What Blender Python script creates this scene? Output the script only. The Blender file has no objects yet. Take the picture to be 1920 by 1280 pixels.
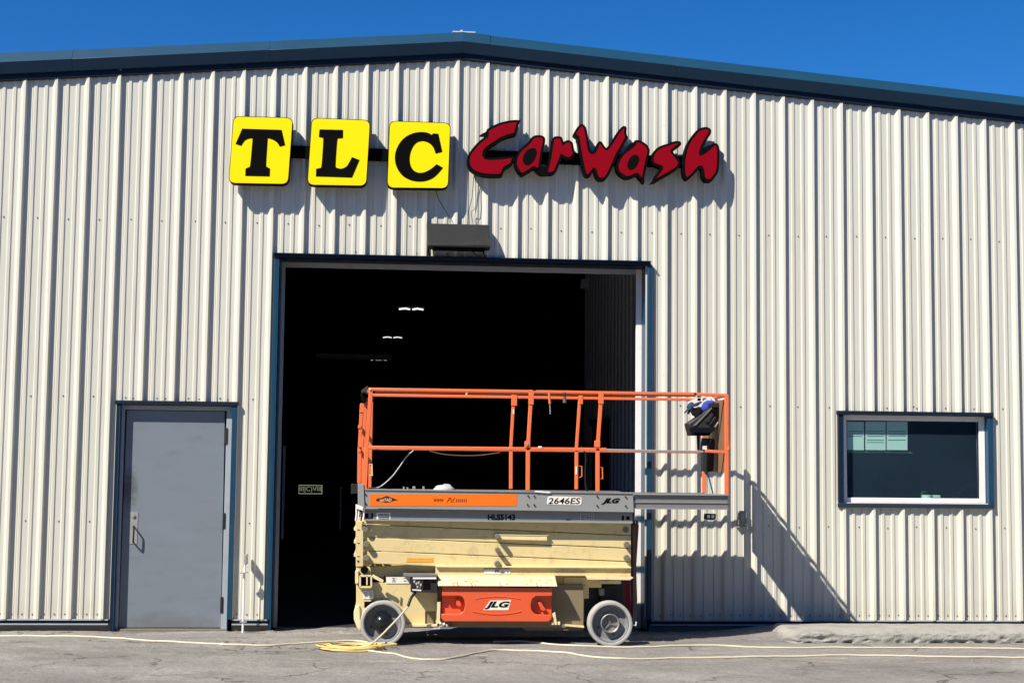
import bpy, bmesh, math, random
from mathutils import Vector, Matrix, noise
random.seed(7)
C = bpy.context.scene.collection
SC = bpy.context.scene
R = math.radians

# ------------------------------------------------------------------ camera
FOC, CX, CY, CZ, YAW, PIT, ROL = 2700.0, 3.61787, -14.32513, 1.70574, 0.08247, 0.08048, 0.01071
fw = Vector((math.sin(YAW)*math.cos(PIT), math.cos(YAW)*math.cos(PIT), math.sin(PIT)))
r0 = fw.cross(Vector((0, 0, 1))).normalized(); u0 = r0.cross(fw)
rt = r0*math.cos(ROL) + u0*math.sin(ROL); up = -r0*math.sin(ROL) + u0*math.cos(ROL)
cam = bpy.data.cameras.new('camera'); camo = bpy.data.objects.new('camera', cam); C.objects.link(camo)
cam.sensor_width = 36; cam.lens = FOC/1920*36; cam.clip_end = 2000; cam.clip_start = .1
m = Matrix((rt, up, -fw)).transposed().to_4x4(); m.translation = (CX, CY, CZ)
camo.matrix_world = m
SC.camera = camo
SC.render.resolution_x = 1024; SC.render.resolution_y = 682

# ------------------------------------------------------------------ sky and sun
SUN = Vector((-1.26, -1.0, 1.68)).normalized()           # towards the sun
SC.world = bpy.data.worlds.new('World'); SC.world.use_nodes = True
nt = SC.world.node_tree; nt.nodes.clear()
sky = nt.nodes.new('ShaderNodeTexSky'); sky.sky_type = 'NISHITA'; sky.sun_disc = False
sky.sun_elevation = math.asin(SUN.z); sky.sun_rotation = math.atan2(SUN.x, SUN.y) % (2*math.pi)
sky.altitude = 1500; sky.air_density = 0.75; sky.dust_density = 0.0; sky.ozone_density = 4.0
bg = nt.nodes.new('ShaderNodeBackground'); bg.inputs[1].default_value = 0.072
wo = nt.nodes.new('ShaderNodeOutputWorld')
hs = nt.nodes.new('ShaderNodeHueSaturation'); hs.inputs['Saturation'].default_value = 1.31; hs.inputs['Value'].default_value = 1.2
tn = nt.nodes.new('ShaderNodeMix'); tn.data_type = 'RGBA'; tn.blend_type = 'MULTIPLY'; tn.inputs[0].default_value = 1; tn.inputs[7].default_value = (.95, .955, 1.05, 1)
nt.links.new(sky.outputs[0], hs.inputs['Color']); nt.links.new(hs.outputs[0], tn.inputs[6]); nt.links.new(tn.outputs[2], bg.inputs[0]); nt.links.new(bg.outputs[0], wo.inputs[0])
sl = bpy.data.lights.new('sun', 'SUN'); sl.energy = 5.0; sl.angle = R(0.5); sl.color = (1.0, 0.90, 0.77)
so = bpy.data.objects.new('sun', sl); C.objects.link(so)
so.rotation_euler = SUN.to_track_quat('Z', 'Y').to_euler(); so.location = (-20, -20, 30)
SC.view_settings.view_transform = 'Standard'; SC.view_settings.look = 'None'
SC.view_settings.exposure = 0.68; SC.view_settings.gamma = 1; SC.view_settings.use_curve_mapping = False
SC.render.engine = 'CYCLES'

# ------------------------------------------------------------------ survey helper
def on_plane(u, v, Y=0.0):
    """photo survey point (1920 wide) -> metres (x, z) on the vertical plane y = Y"""
    d = fw*FOC + rt*(u-960) + up*(640-v)
    t = (Y-CY)/d.y
    return CX+d.x*t, CZ+d.z*t
def on_level(u, v, Z=0.0):
    d = fw*FOC + rt*(u-960) + up*(640-v)
    t = (Z-CZ)/d.z
    return CX+d.x*t, CY+d.y*t

# ------------------------------------------------------------------ materials
def mat(name, col, rough=.5, metal=0, var=.12, vscale=3.0, bump=0, bscale=40, dirt=None, dirt_amt=0, dscale=2.5,
        stretch=(1, 1, 1), spec=.5, emit=None, estr=0, coat=0):
    m = bpy.data.materials.new(name); m.use_nodes = True
    n = m.node_tree.nodes; l = m.node_tree.links; b = n['Principled BSDF']
    b.inputs['Roughness'].default_value = rough; b.inputs['Metallic'].default_value = metal
    b.inputs['Specular IOR Level'].default_value = spec
    if coat: b.inputs['Coat Weight'].default_value = coat; b.inputs['Coat Roughness'].default_value = .15
    tc = n.new('ShaderNodeTexCoord'); mp = n.new('ShaderNodeMapping'); mp.inputs['Scale'].default_value = stretch
    l.new(tc.outputs['Object'], mp.inputs[0])
    ns = n.new('ShaderNodeTexNoise'); ns.inputs['Scale'].default_value = vscale; ns.inputs['Detail'].default_value = 6
    ns.inputs['Roughness'].default_value = .6
    l.new(mp.outputs[0], ns.inputs[0])
    oi = n.new('ShaderNodeObjectInfo')
    mx = n.new('ShaderNodeMix'); mx.data_type = 'RGBA'
    mx.inputs[6].default_value = tuple(c*(1-var) for c in col)+(1,); mx.inputs[7].default_value = tuple(min(1, c*(1+var)) for c in col)+(1,)
    l.new(ns.outputs[0], mx.inputs[0]); out = mx.outputs[2]
    if dirt:
        n2 = n.new('ShaderNodeTexNoise'); n2.inputs['Scale'].default_value = dscale; n2.inputs['Detail'].default_value = 8
        n2.inputs['Roughness'].default_value = .7
        l.new(mp.outputs[0], n2.inputs[0])
        cr = n.new('ShaderNodeValToRGB'); cr.color_ramp.elements[0].position = .52; cr.color_ramp.elements[1].position = .75
        l.new(n2.outputs[0], cr.inputs[0])
        mm = n.new('ShaderNodeMath'); mm.operation = 'MULTIPLY'; mm.inputs[1].default_value = dirt_amt
        l.new(cr.outputs[0], mm.inputs[0])
        m2 = n.new('ShaderNodeMix'); m2.data_type = 'RGBA'; m2.inputs[7].default_value = dirt+(1,)
        l.new(mm.outputs[0], m2.inputs[0]); l.new(out, m2.inputs[6]); out = m2.outputs[2]
    if name == 'cream_sheet_metal':
        vr = n.new('ShaderNodeMapRange'); vr.inputs[3].default_value = .95; vr.inputs[4].default_value = 1.04; l.new(oi.outputs['Random'], vr.inputs[0])
        hv = n.new('ShaderNodeHueSaturation'); l.new(vr.outputs[0], hv.inputs['Value']); l.new(out, hv.inputs['Color']); out = hv.outputs[0]
    l.new(out, b.inputs['Base Color'])
    if bump:
        n3 = n.new('ShaderNodeTexNoise'); n3.inputs['Scale'].default_value = bscale; n3.inputs['Detail'].default_value = 5
        l.new(mp.outputs[0], n3.inputs[0])
        bp = n.new('ShaderNodeBump'); bp.inputs['Strength'].default_value = bump; bp.inputs['Distance'].default_value = .01
        l.new(n3.outputs[0], bp.inputs['Height']); l.new(bp.outputs[0], b.inputs['Normal'])
    if emit:
        b.inputs['Emission Color'].default_value = emit+(1,); b.inputs['Emission Strength'].default_value = estr
    return m

M = {}
M['wall'] = mat('cream_sheet_metal', (.575, .582, .515), .40, var=.07, vscale=1.6, stretch=(5, 5, .5), bump=.12, bscale=4,
                dirt=(.40, .37, .29), dirt_amt=.32, dscale=2.2)
# splash dirt thrown up along the foot of the wall, and a mould smudge by the door lock
def blotch(m, centre, radius, col, amt, scale=6):
    n = m.node_tree.nodes; l = m.node_tree.links; b = n['Principled BSDF']; src = b.inputs['Base Color'].links[0].from_socket
    tc = n.new('ShaderNodeTexCoord'); mp = n.new('ShaderNodeMapping'); mp.vector_type = 'POINT'
    mp.inputs['Scale'].default_value = tuple(1/q for q in radius); mp.inputs['Location'].default_value = tuple(-c/q for c, q in zip(centre, radius))
    l.new(tc.outputs['Object'], mp.inputs[0])
    ln = n.new('ShaderNodeVectorMath'); ln.operation = 'LENGTH'; l.new(mp.outputs[0], ln.inputs[0])
    ns = n.new('ShaderNodeTexNoise'); ns.inputs['Scale'].default_value = scale; ns.inputs['Detail'].default_value = 8; ns.inputs['Roughness'].default_value = .7
    l.new(tc.outputs['Object'], ns.inputs[0])
    ad = n.new('ShaderNodeMath'); ad.operation = 'MULTIPLY_ADD'; ad.inputs[1].default_value = 1.6; l.new(ns.outputs[0], ad.inputs[0]); l.new(ln.outputs['Value'], ad.inputs[2])
    mr = n.new('ShaderNodeMapRange'); mr.inputs[1].default_value = 1.05; mr.inputs[2].default_value = 1.75; mr.inputs[3].default_value = amt; mr.inputs[4].default_value = 0
    l.new(ad.outputs[0], mr.inputs[0])
    mx = n.new('ShaderNodeMix'); mx.data_type = 'RGBA'; mx.inputs[7].default_value = col+(1,); l.new(mr.outputs[0], mx.inputs[0]); l.new(src, mx.inputs[6])
    l.new(mx.outputs[2], b.inputs['Base Color'])
blotch(M['wall'], (0, 0, .08), (60, 60, .36), (.42, .38, .30), .25, 9)
M['blue'] = mat('blue_trim_paint', (.010, .052, .102), .36, var=.15, vscale=4, bump=.04, bscale=8, spec=.3, dirt=(.03, .08, .13), dirt_amt=.25)
M['bluegrey'] = mat('dark_blue_grey_trim', (.016, .03, .045), .4, var=.2)  # darker and greyer than the blue trim, on the bottom window trim
M['navy'] = mat('navy_flashing', (.006, .014, .032), .5, spec=.25, var=.2)  # darker than the blue trim; also on left and top window and door trims
M['white'] = mat('white_frame_paint', (.82, .83, .83), .35, var=.04, dirt=(.5, .48, .42), dirt_amt=.3, dscale=6)
M['doorgrey'] = mat('grey_door_paint', (.168, .205, .245), .42, var=.09, vscale=1.6, stretch=(1, 1, 3), bump=.06, bscale=9,
                    dirt=(.12, .13, .135), dirt_amt=.45, dscale=2.6)
blotch(M['doorgrey'], (1.06-4.262, .04, 1.36), (.12, 1, .26), (.055, .06, .055), .75, 14)
blotch(M['doorgrey'], (1.5-4.262, .04, .05), (.6, 1, .16), (.12, .12, .11), .5, 8)
M['framegrey'] = mat('grey_and_shaded_white_frame', (.33, .38, .43), .4, var=.08, dirt=(.2, .2, .2), dirt_amt=.4, dscale=5)  # door frames' own grey; on the bay tracks, white with shade painted in
M['black'] = mat('black_paint', (.004, .004, .004), .6, var=.2, spec=.04)
M['blackmatte'] = mat('black_plastic', (.02, .021, .023), .5, var=.25, vscale=8, bump=.05, bscale=60)
M['charcoal'] = mat('charcoal_housing', (.020, .021, .022), .6, spec=.25, var=.2, vscale=5, dirt=(.07, .07, .065), dirt_amt=.35, dscale=5)
M['yellow'] = mat('yellow_acrylic', (.92, .74, .002), .4, var=.025, vscale=1.5, spec=.15)
M['red'] = mat('red_acrylic', (.24, .0006, .007), .4, var=.12, vscale=1.2, spec=.15)
M['orange'] = mat('orange_rail_paint', (.76, .165, .055), .42, var=.1, vscale=6, dirt=(.45, .22, .15), dirt_amt=.6, dscale=11, bump=.05, bscale=30)
M['tray'] = mat('orange_tray_plastic', (.68, .10, .034), .38, var=.07, vscale=3, dirt=(.42, .13, .08), dirt_amt=.35, dscale=7, bump=.06, bscale=20)
M['tan'] = mat('tan_machine_paint', (.67, .56, .28), .42, var=.05, vscale=3, dirt=(.34, .27, .16), dirt_amt=.65, dscale=9, bump=.04, bscale=25)
M['cream'] = mat('pale_machine_paint', (.76, .65, .38), .42, var=.06, vscale=5, dirt=(.40, .30, .18), dirt_amt=.55, dscale=14)
M['zinc'] = mat('galvanised_deck_side', (.33, .345, .34), .42, metal=.25, var=.07, vscale=5, dirt=(.27, .27, .26), dirt_amt=.35, dscale=9)
M['zincdark'] = mat('dull_and_shaded_galvanised', (.23, .235, .235), .45, metal=.3, var=.12, vscale=8, dirt=(.15, .15, .14), dirt_amt=.4, dscale=10)
M['tyre'] = mat('grey_solid_tyre', (.38, .38, .365), .6, var=.12, vscale=9, dirt=(.2, .19, .17), dirt_amt=.6, dscale=14, bump=.06, bscale=40)
M['rim'] = mat('grey_steel_rim', (.20, .21, .22), .42, var=.1, vscale=9, dirt=(.16, .15, .14), dirt_amt=.4, dscale=14)
M['decal'] = mat('orange_decal', (.86, .165, .008), .4, var=.05, dirt=(.5, .12, .03), dirt_amt=.25, dscale=12)
M['ink'] = mat('black_print', (.003, .003, .003), .6, var=.05, spec=.04)
M['paper'] = mat('white_sticker', (.78, .77, .70), .5, var=.05, dirt=(.55, .5, .4), dirt_amt=.4, dscale=20)
M['sheet'] = mat('paper_sheet', (.74, .80, .79), .6, var=.04)
M['amber'] = mat('amber_sticker', (.80, .42, .05), .5, var=.15, vscale=20)
M['cord'] = mat('pale_yellow_cord', (.56, .52, .39), .55, var=.12, vscale=4)
M['yellowcord'] = mat('yellow_cord', (.60, .47, .17), .55, var=.25, vscale=14)
M['blackcord'] = mat('black_cable', (.012, .012, .012), .5, var=.2)
M['concrete'] = mat('weathered_concrete', (.30, .295, .27), .9, var=.28, vscale=4, bump=.9, bscale=45, dirt=(.13, .12, .095), dirt_amt=.8, dscale=6)
M['foundation'] = mat('foundation_concrete', (.17, .16, .13), .9, var=.2, vscale=6, bump=.5, bscale=30)
M['roof'] = mat('roof_sheet', (.5, .5, .48), .5)
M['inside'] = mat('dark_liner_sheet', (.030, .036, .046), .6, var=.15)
M['insideblack'] = mat('shade_black_liner', (.004, .0042, .0045), .9, var=.2, spec=.05)  # the bay's deep shade put into near-black walls, ceiling and doorway
M['liner'] = mat('grey_liner_sheet', (.50, .54, .60), .55, var=.12)
M['brownsteel'] = mat('brown_steel', (.16, .085, .06), .6, var=.25, vscale=10)
M['redpaint'] = mat('dark_red_plastic', (.26, .012, .02), .35, var=.1)
M['bluecloth'] = mat('blue_cloth', (.012, .035, .30), .8, var=.2, vscale=10, bump=.4, bscale=30)
M['navycloth'] = mat('navy_cloth', (.012, .03, .085), .8, var=.3, vscale=10, bump=.4, bscale=30)
M['greycloth'] = mat('grey_cloth', (.075, .085, .095), .8, var=.2, vscale=10, bump=.4, bscale=30)
M['whitecloth'] = mat('white_cloth', (.45, .45, .47), .8, var=.15, vscale=14, bump=.5, bscale=30)
M['brownsheet'] = mat('worn_plywood', (.22, .12, .07), .6, var=.35, vscale=7)
M['office'] = mat('office_wall', (.028, .05, .075), .7, var=.08)
M['lamp'] = mat('lit_tube', (.9, .95, .9), .4, emit=(.95, 1, .95), estr=.7)
M['glowframe'] = mat('glow_added_sign_face', (.3, .32, .26), .4, emit=(.55, .62, .42), estr=.22)  # glow added so the sign shows in the dark bay
M['pin'] = mat('dark_olive_pin_steel', (.17, .155, .11), .45, var=.3, vscale=30)  # dark olive grey with random mottling
M['screw'] = mat('rusty_screw', (.13, .10, .075), .5, metal=.3, var=.4, vscale=40)
M['pebble'] = mat('pale_gravel', (.32, .30, .27), .9, var=.35, vscale=9)

# glass
g = bpy.data.materials.new('tinted_glass'); g.use_nodes = True
n = g.node_tree.nodes; l = g.node_tree.links; n.remove(n['Principled BSDF'])
tr = n.new('ShaderNodeBsdfTransparent'); tr.inputs[0].default_value = (.83, .93, .91, 1)
gl = n.new('ShaderNodeBsdfGlossy'); gl.inputs['Roughness'].default_value = .015; gl.inputs[0].default_value = (.65, .8, .9, 1)
fr = n.new('ShaderNodeFresnel'); fr.inputs[0].default_value = 1.5; ge = n.new('ShaderNodeNewGeometry'); sb = n.new('ShaderNodeMath'); sb.operation = 'SUBTRACT'; sb.inputs[0].default_value = 1; fm = n.new('ShaderNodeMath'); fm.operation = 'MULTIPLY'; l.new(ge.outputs['Backfacing'], sb.inputs[1]); l.new(sb.outputs[0], fm.inputs[0]); l.new(fr.outputs[0], fm.inputs[1])
mx = n.new('ShaderNodeMixShader'); l.new(fm.outputs[0], mx.inputs[0]); l.new(tr.outputs[0], mx.inputs[1]); l.new(gl.outputs[0], mx.inputs[2])
df = n.new('ShaderNodeBsdfDiffuse'); df.inputs[0].default_value = (.15, .28, .44, 1)
dn = n.new('ShaderNodeTexNoise'); dn.inputs['Scale'].default_value = 1.3; dn.inputs['Detail'].default_value = 7
dm = n.new('ShaderNodeMapRange'); dm.inputs[3].default_value = .008; dm.inputs[4].default_value = .085; l.new(dn.outputs[0], dm.inputs[0])
m2 = n.new('ShaderNodeMixShader'); l.new(dm.outputs[0], m2.inputs[0]); l.new(mx.outputs[0], m2.inputs[1]); l.new(df.outputs[0], m2.inputs[2])   # soft reflections painted on as a thin bluish film
l.new(m2.outputs[0], n['Material Output'].inputs[0]); M['glass'] = g

# asphalt: fine aggregate, sandy drifts, stains, hairline cracks
g = bpy.data.materials.new('old_asphalt'); g.use_nodes = True
n = g.node_tree.nodes; l = g.node_tree.links; b = n['Principled BSDF']; b.inputs['Roughness'].default_value = .92
b.inputs['Specular IOR Level'].default_value = .25
tc = n.new('ShaderNodeTexCoord')
def nz(scale, detail=6, rough=.6, st=(1, 1, 1), typ='ShaderNodeTexNoise'):
    mp = n.new('ShaderNodeMapping'); mp.inputs['Scale'].default_value = st; l.new(tc.outputs['Object'], mp.inputs[0])
    a = n.new(typ); a.inputs['Scale'].default_value = scale
    if typ == 'ShaderNodeTexNoise': a.inputs['Detail'].default_value = detail; a.inputs['Roughness'].default_value = rough
    l.new(mp.outputs[0], a.inputs[0]); return a
def ramp(src, p0, p1, c0, c1):
    r_ = n.new('ShaderNodeValToRGB'); e = r_.color_ramp.elements
    e[0].position = p0; e[1].position = p1; e[0].color = c0+(1,); e[1].color = c1+(1,); l.new(src, r_.inputs[0]); return r_.outputs[0]
def mixc(f, a, bb, typ='MIX'):
    x = n.new('ShaderNodeMix'); x.data_type = 'RGBA'; x.blend_type = typ
    if isinstance(f, float): x.inputs[0].default_value = f
    else: l.new(f, x.inputs[0])
    l.new(a, x.inputs[6]); l.new(bb, x.inputs[7]) if not isinstance(bb, tuple) else setattr(x.inputs[7], 'default_value', bb+(1,))
    return x.outputs[2]
big = nz(.9, 7, .65, (.6, 1, 1)); col = ramp(big.outputs[0], .3, .7, (.165, .160, .150), (.30, .292, .275))
st = nz(2.6, 8, .75, (.45, 1.3, 1)); col = mixc(ramp(st.outputs[0], .55, .72, (0, 0, 0), (1, 1, 1)), col, (.105, .103, .097))
sd = nz(1.7, 9, .7, (.5, 1.6, 1)); col = mixc(ramp(sd.outputs[0], .56, .74, (0, 0, 0), (.75, .75, .75)), col, (.38, .365, .325))
fine = nz(130, 3, .7); col = mixc(1.0, col, ramp(fine.outputs[0], .3, .72, (.62, .62, .62), (1.32, 1.32, 1.32)), 'MULTIPLY')
mid = nz(34, 4, .75, (.7, 1.2, 1)); col = mixc(1.0, col, ramp(mid.outputs[0], .3, .7, (.78, .78, .78), (1.2, 1.2, 1.2)), 'MULTIPLY')
vo = nz(.75, typ='ShaderNodeTexVoronoi'); vo.feature = 'DISTANCE_TO_EDGE'
wn = nz(5, 5, .6); 
va = n.new('ShaderNodeVectorMath'); va.operation = 'MULTIPLY_ADD'; va.inputs[1].default_value = (.35, .35, .35)
l.new(wn.outputs['Color'], va.inputs[0]); l.new(tc.outputs['Object'], va.inputs[2]); l.new(va.outputs[0], vo.inputs[0])
gate = nz(1.1, 4, .5)
ck = ramp(vo.outputs['Distance'], 0.0, .012, (1, 1, 1), (0, 0, 0))
ck = mixc(1.0, ck, ramp(gate.outputs[0], .48, .56, (0, 0, 0), (1, 1, 1)), 'MULTIPLY')
col = mixc(ck, col, (.045, .042, .038)); l.new(col, b.inputs['Base Color'])
bf = nz(90, 4, .7); bm2 = nz(9, 6, .65)
bp = n.new('ShaderNodeBump'); bp.inputs['Strength'].default_value = .7; bp.inputs['Distance'].default_value = .006; l.new(bf.outputs[0], bp.inputs['Height'])
bp2 = n.new('ShaderNodeBump'); bp2.inputs['Strength'].default_value = .8; bp2.inputs['Distance'].default_value = .03; l.new(bm2.outputs[0], bp2.inputs['Height'])
l.new(bp.outputs[0], bp2.inputs['Normal']); l.new(bp2.outputs[0], b.inputs['Normal']); M['asphalt'] = g

# ------------------------------------------------------------------ mesh helpers
ORG = {}
class MB:
    def __init__(s): s.v = []; s.f = []
    def add(s, vs, fs):
        o = len(s.v); s.v += [tuple(v) for v in vs]; s.f += [tuple(i+o for i in f) for f in fs]; return s
    def box(s, x0, x1, y0, y1, z0, z1):
        return s.add([(x0, y0, z0), (x1, y0, z0), (x1, y1, z0), (x0, y1, z0), (x0, y0, z1), (x1, y0, z1), (x1, y1, z1), (x0, y1, z1)],
                     [(0, 3, 2, 1), (4, 5, 6, 7), (0, 1, 5, 4), (1, 2, 6, 5), (2, 3, 7, 6), (3, 0, 4, 7)])
    def prism(s, pts, y0, y1):           # pts (x,z), front at y0 (towards the viewer), back at y1
        a = sum(pts[i][0]*pts[(i+1) % len(pts)][1]-pts[(i+1) % len(pts)][0]*pts[i][1] for i in range(len(pts)))
        if a < 0: pts = pts[::-1]
        k = len(pts)
        vs = [(p[0], y0, p[1]) for p in pts]+[(p[0], y1, p[1]) for p in pts]
        fs = [tuple(range(k)), tuple(range(2*k-1, k-1, -1))]+[(i, i+k, (i+1) % k+k, (i+1) % k) for i in range(k)]
        return s.add(vs, fs)
    def loft(s, prof, x0, x1, f0=None, f1=None):      # prof of (y,z) swept along x; z offset by f
        k = len(prof); vs = []
        for x, f in ((x0, f0 or 0), (x1, f1 or 0)): vs += [(x, y, z+f) for y, z in prof]
        return s.add(vs, [(i, (i+1) % k, (i+1) % k+k, i+k) for i in range(k)]+[tuple(range(k-1, -1, -1)), tuple(range(k, 2*k))])
    def beam(s, p0, p1, w, h, upv=(0, 1, 0)):   # w along upv, h across
        p0 = Vector(p0); p1 = Vector(p1); d = (p1-p0).normalized(); a = Vector(upv); a = (a-d*a.dot(d)).normalized(); c = d.cross(a)
        vs = []
        for p in (p0, p1):
            for i, j in ((-1, -1), (1, -1), (1, 1), (-1, 1)): vs.append(p+a*(i*w/2)+c*(j*h/2))
        return s.add(vs, [(0, 1, 2, 3), (7, 6, 5, 4), (0, 4, 5, 1), (1, 5, 6, 2), (2, 6, 7, 3), (3, 7, 4, 0)])
    def tube(s, pts, r, k=8, cap=True):
        P = [Vector(p) for p in pts]; rings = []; a = None
        for i, p in enumerate(P):
            d = (P[min(i+1, len(P)-1)]-P[max(i-1, 0)]).normalized()
            if a is None: a = Vector((0, 0, 1)) if abs(d.z) < .9 else Vector((1, 0, 0))
            a = (a-d*a.dot(d)).normalized(); c = d.cross(a)
            rings.append([p+(a*math.cos(2*math.pi*j/k)+c*math.sin(2*math.pi*j/k))*r for j in range(k)])
        vs = [q for rg in rings for q in rg]; fs = []
        for i in range(len(P)-1):
            for j in range(k): fs.append((i*k+j, i*k+(j+1) % k, (i+1)*k+(j+1) % k, (i+1)*k+j))
        if cap: fs += [tuple(range(k-1, -1, -1)), tuple((len(P)-1)*k+j for j in range(k))]
        return s.add(vs, fs)
    def lathe(s, prof, cx, cz, k=40):            # prof (r, y) about an axis along y
        vs = [(cx+r*math.cos(2*math.pi*j/k), y, cz+r*math.sin(2*math.pi*j/k)) for r, y in prof for j in range(k)]
        fs = [(i*k+j, i*k+(j+1) % k, (i+1)*k+(j+1) % k, (i+1)*k+j) for i in range(len(prof)-1) for j in range(k)]
        return s.add(vs, fs)
    def cyl(s, x, y0, y1, z, r, k=16):
        return s.lathe([(0, y0), (r, y0), (r, y1), (0, y1)], x, z, k)
    def build(s, name, m, parent=None, bevel=0, smooth=False, label=None, kind=None):
        me = bpy.data.meshes.new(name)
        o = bpy.data.objects.new(name, me); C.objects.link(o)
        if parent:
            o.parent = parent; og = ORG[parent.name]
        else:
            xs = [v[0] for v in s.v]; ys = [v[1] for v in s.v]; zs = [v[2] for v in s.v]
            og = Vector(((min(xs)+max(xs))/2, (min(ys)+max(ys))/2, min(zs))); o.location = og
        ORG[o.name] = og
        me.from_pydata([(v[0]-og.x, v[1]-og.y, v[2]-og.z) for v in s.v], [], s.f); me.update()
        b_ = bmesh.new(); b_.from_mesh(me)
        bmesh.ops.remove_doubles(b_, verts=b_.verts, dist=1e-5)
        bmesh.ops.recalc_face_normals(b_, faces=b_.faces); b_.to_mesh(me); b_.free()
        me.materials.append(m)
        if smooth:
            me.shade_smooth(); me.set_sharp_from_angle(angle=R(38))
        if bevel:
            md = o.modifiers.new('bevel', 'BEVEL'); md.width = bevel; md.segments = 2; md.limit_method = 'ANGLE'; md.angle_limit = R(40)
            if not smooth: me.shade_smooth(); me.set_sharp_from_angle(angle=R(38))
        if label: o['label'] = label
        if kind: o['kind'] = kind
        return o
def tag(o, label=None, cat=None, group=None, kind=None):
    if label: o['label'] = label
    if cat: o['category'] = cat
    if group: o['group'] = group
    if kind: o['kind'] = kind
    return o
def empty(name, loc, label=None, cat=None, group=None):
    o = bpy.data.objects.new(name, None); C.objects.link(o); o.location = loc; o.empty_display_size = .2
    ORG[o.name] = Vector(loc); return tag(o, label, cat, group)
def pl(pts, Y=0.0, s=1.0, o=(0, 0)): return [on_plane(o[0]+p[0]/s, o[1]+p[1]/s, Y) for p in pts]
def rrect(c, r, k=6):                   # rounded quad through 4 corners (x,z)
    out = []
    for i in range(4):
        p = Vector(c[i]); a = (Vector(c[i-1])-p).normalized(); b_ = (Vector(c[(i+1) % 4])-p).normalized()
        s_ = p+a*r; e = p+b_*r
        for j in range(k+1):
            t = j/k; out.append(tuple(s_*(1-t)**2+p*2*t*(1-t)+e*t*t))
    return out
def smoothline(pts, n_=6):
    P = [Vector(p) for p in pts]; out = []
    for i in range(len(P)-1):
        a, b_, c, d = P[max(i-1, 0)], P[i], P[i+1], P[min(i+2, len(P)-1)]
        for j in range(n_):
            t = j/n_; out.append(.5*((2*b_)+(c-a)*t+(2*a-5*b_+4*c-d)*t*t+(3*b_-a-3*c+d)*t**3))
    return out+[P[-1]]
def soften(pts, n_=4, lim=42):
    """round the traced outline between its true corners"""
    P = [Vector(p) for p in pts]; N = len(P); out = []
    def corner(i):
        a = P[i % N]-P[(i-1) % N]; b_ = P[(i+1) % N]-P[i % N]
        return a.length > 0 and b_.length > 0 and a.angle(b_) > R(lim)
    for i in range(N):
        b_, c = P[i], P[(i+1) % N]
        a = b_ if corner(i) else P[i-1]; d = c if corner(i+1) else P[(i+2) % N]
        for j in range(n_):
            t = j/n_; out.append(tuple(.5*((2*b_)+(c-a)*t+(2*a-5*b_+4*c-d)*t*t+(3*b_-a-3*c+d)*t**3)))
    return out
def text(name, body, u0_, v0_, u1_, v1_, Y, m, parent, shear=0, bold=.02, thick=.0015, label=None):
    """flat lettering filling the surveyed box (u0,v0)-(u1,v1) on plane Y"""
    cu = bpy.data.curves.new(name, 'FONT'); cu.body = body; cu.offset = bold; cu.shear = shear; cu.resolution_u = 3
    t = bpy.data.objects.new('t', cu); C.objects.link(t); bpy.context.view_layer.update()
    me = bpy.data.meshes.new_from_object(t.evaluated_get(bpy.context.evaluated_depsgraph_get()))
    bpy.data.objects.remove(t)
    xs = [v.co.x for v in me.vertices]; ys = [v.co.y for v in me.vertices]
    a, b_, c, d = min(xs), max(xs), min(ys), max(ys)
    q = [on_plane(u0_, v1_, Y), on_plane(u1_, v1_, Y), on_plane(u0_, v0_, Y), on_plane(u1_, v0_, Y)]
    og = ORG[parent.name]
    for v in me.vertices:
        s_ = (v.co.x-a)/(b_-a); t_ = (v.co.y-c)/(d-c)
        x = (q[0][0]*(1-s_)+q[1][0]*s_)*(1-t_)+(q[2][0]*(1-s_)+q[3][0]*s_)*t_
        z = (q[0][1]*(1-s_)+q[1][1]*s_)*(1-t_)+(q[2][1]*(1-s_)+q[3][1]*s_)*t_
        v.co = (x-og.x, Y-og.y, z-og.z)
    me.materials.clear(); me.materials.append(m)
    o = bpy.data.objects.new(name, me); C.objects.link(o); o.parent = parent; ORG[o.name] = og
    if label: o['label'] = label
    return o
def decal(name, u0_, v0_, u1_, v1_, Y, m, parent, th=.002, label=None):
    q = pl([(u0_, v0_), (u1_, v0_), (u1_, v1_), (u0_, v1_)], Y)
    return MB().prism(q, Y-th, Y).build(name, m, parent, label=label)

# ------------------------------------------------------------------ ground
def gz(x, y):
    def ss(a, b_, t): t = max(0, min(1, (t-a)/(b_-a))); return t*t*(3-2*t)
    z = .045-.045*ss(-1.0, -.15, y)
    z += .075*ss(6.6, 7.6, x)*ss(-1.05, -.85, y)
    near = ss(-6, -3, -abs(y+1))*1
    z += (noise.noise(Vector((x*1.1, y*1.6, 0)))*.010+noise.noise(Vector((x*5, y*6, 3)))*.005+noise.noise(Vector((x*17, y*17, 5)))*.0022)
    e = math.exp(-((y+.12)/.12)**2)*(1 if x > 2.0 else .6)
    z += e*abs(noise.noise(Vector((x*9, y*9, 9))))*.03
    if y > .02: z -= .09*ss(.02, .35, y)*(1-ss(2.45, 2.5, x)*(1-ss(6.1, 6.15, x))*(1-ss(1.2, 1.3, y))) + .0
    return z
def axis(segs):
    out = []
    for a, b_, st in segs:
        k = max(1, int(round((b_-a)/st))); out += [a+(b_-a)*i/k for i in range(k)]
    return out+[segs[-1][1]]
gx = axis([(-300, -60, 60), (-60, -10, 10), (-10, -1.2, 1), (-1.2, 11.5, .035), (11.5, 20, 1), (20, 60, 10), (60, 300, 60)])
gy = axis([(-200, -60, 35), (-60, -12, 8), (-12, -4.2, .6), (-4.2, -2.2, .08), (-2.2, .5, .035), (.5, 4, .5), (4, 60, 14), (60, 400, 85)])
vs = [(x, y, gz(x, y) if -1.3 < x < 11.6 else (.0 if y < .3 else -.09)) for y in gy for x in gx]
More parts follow.
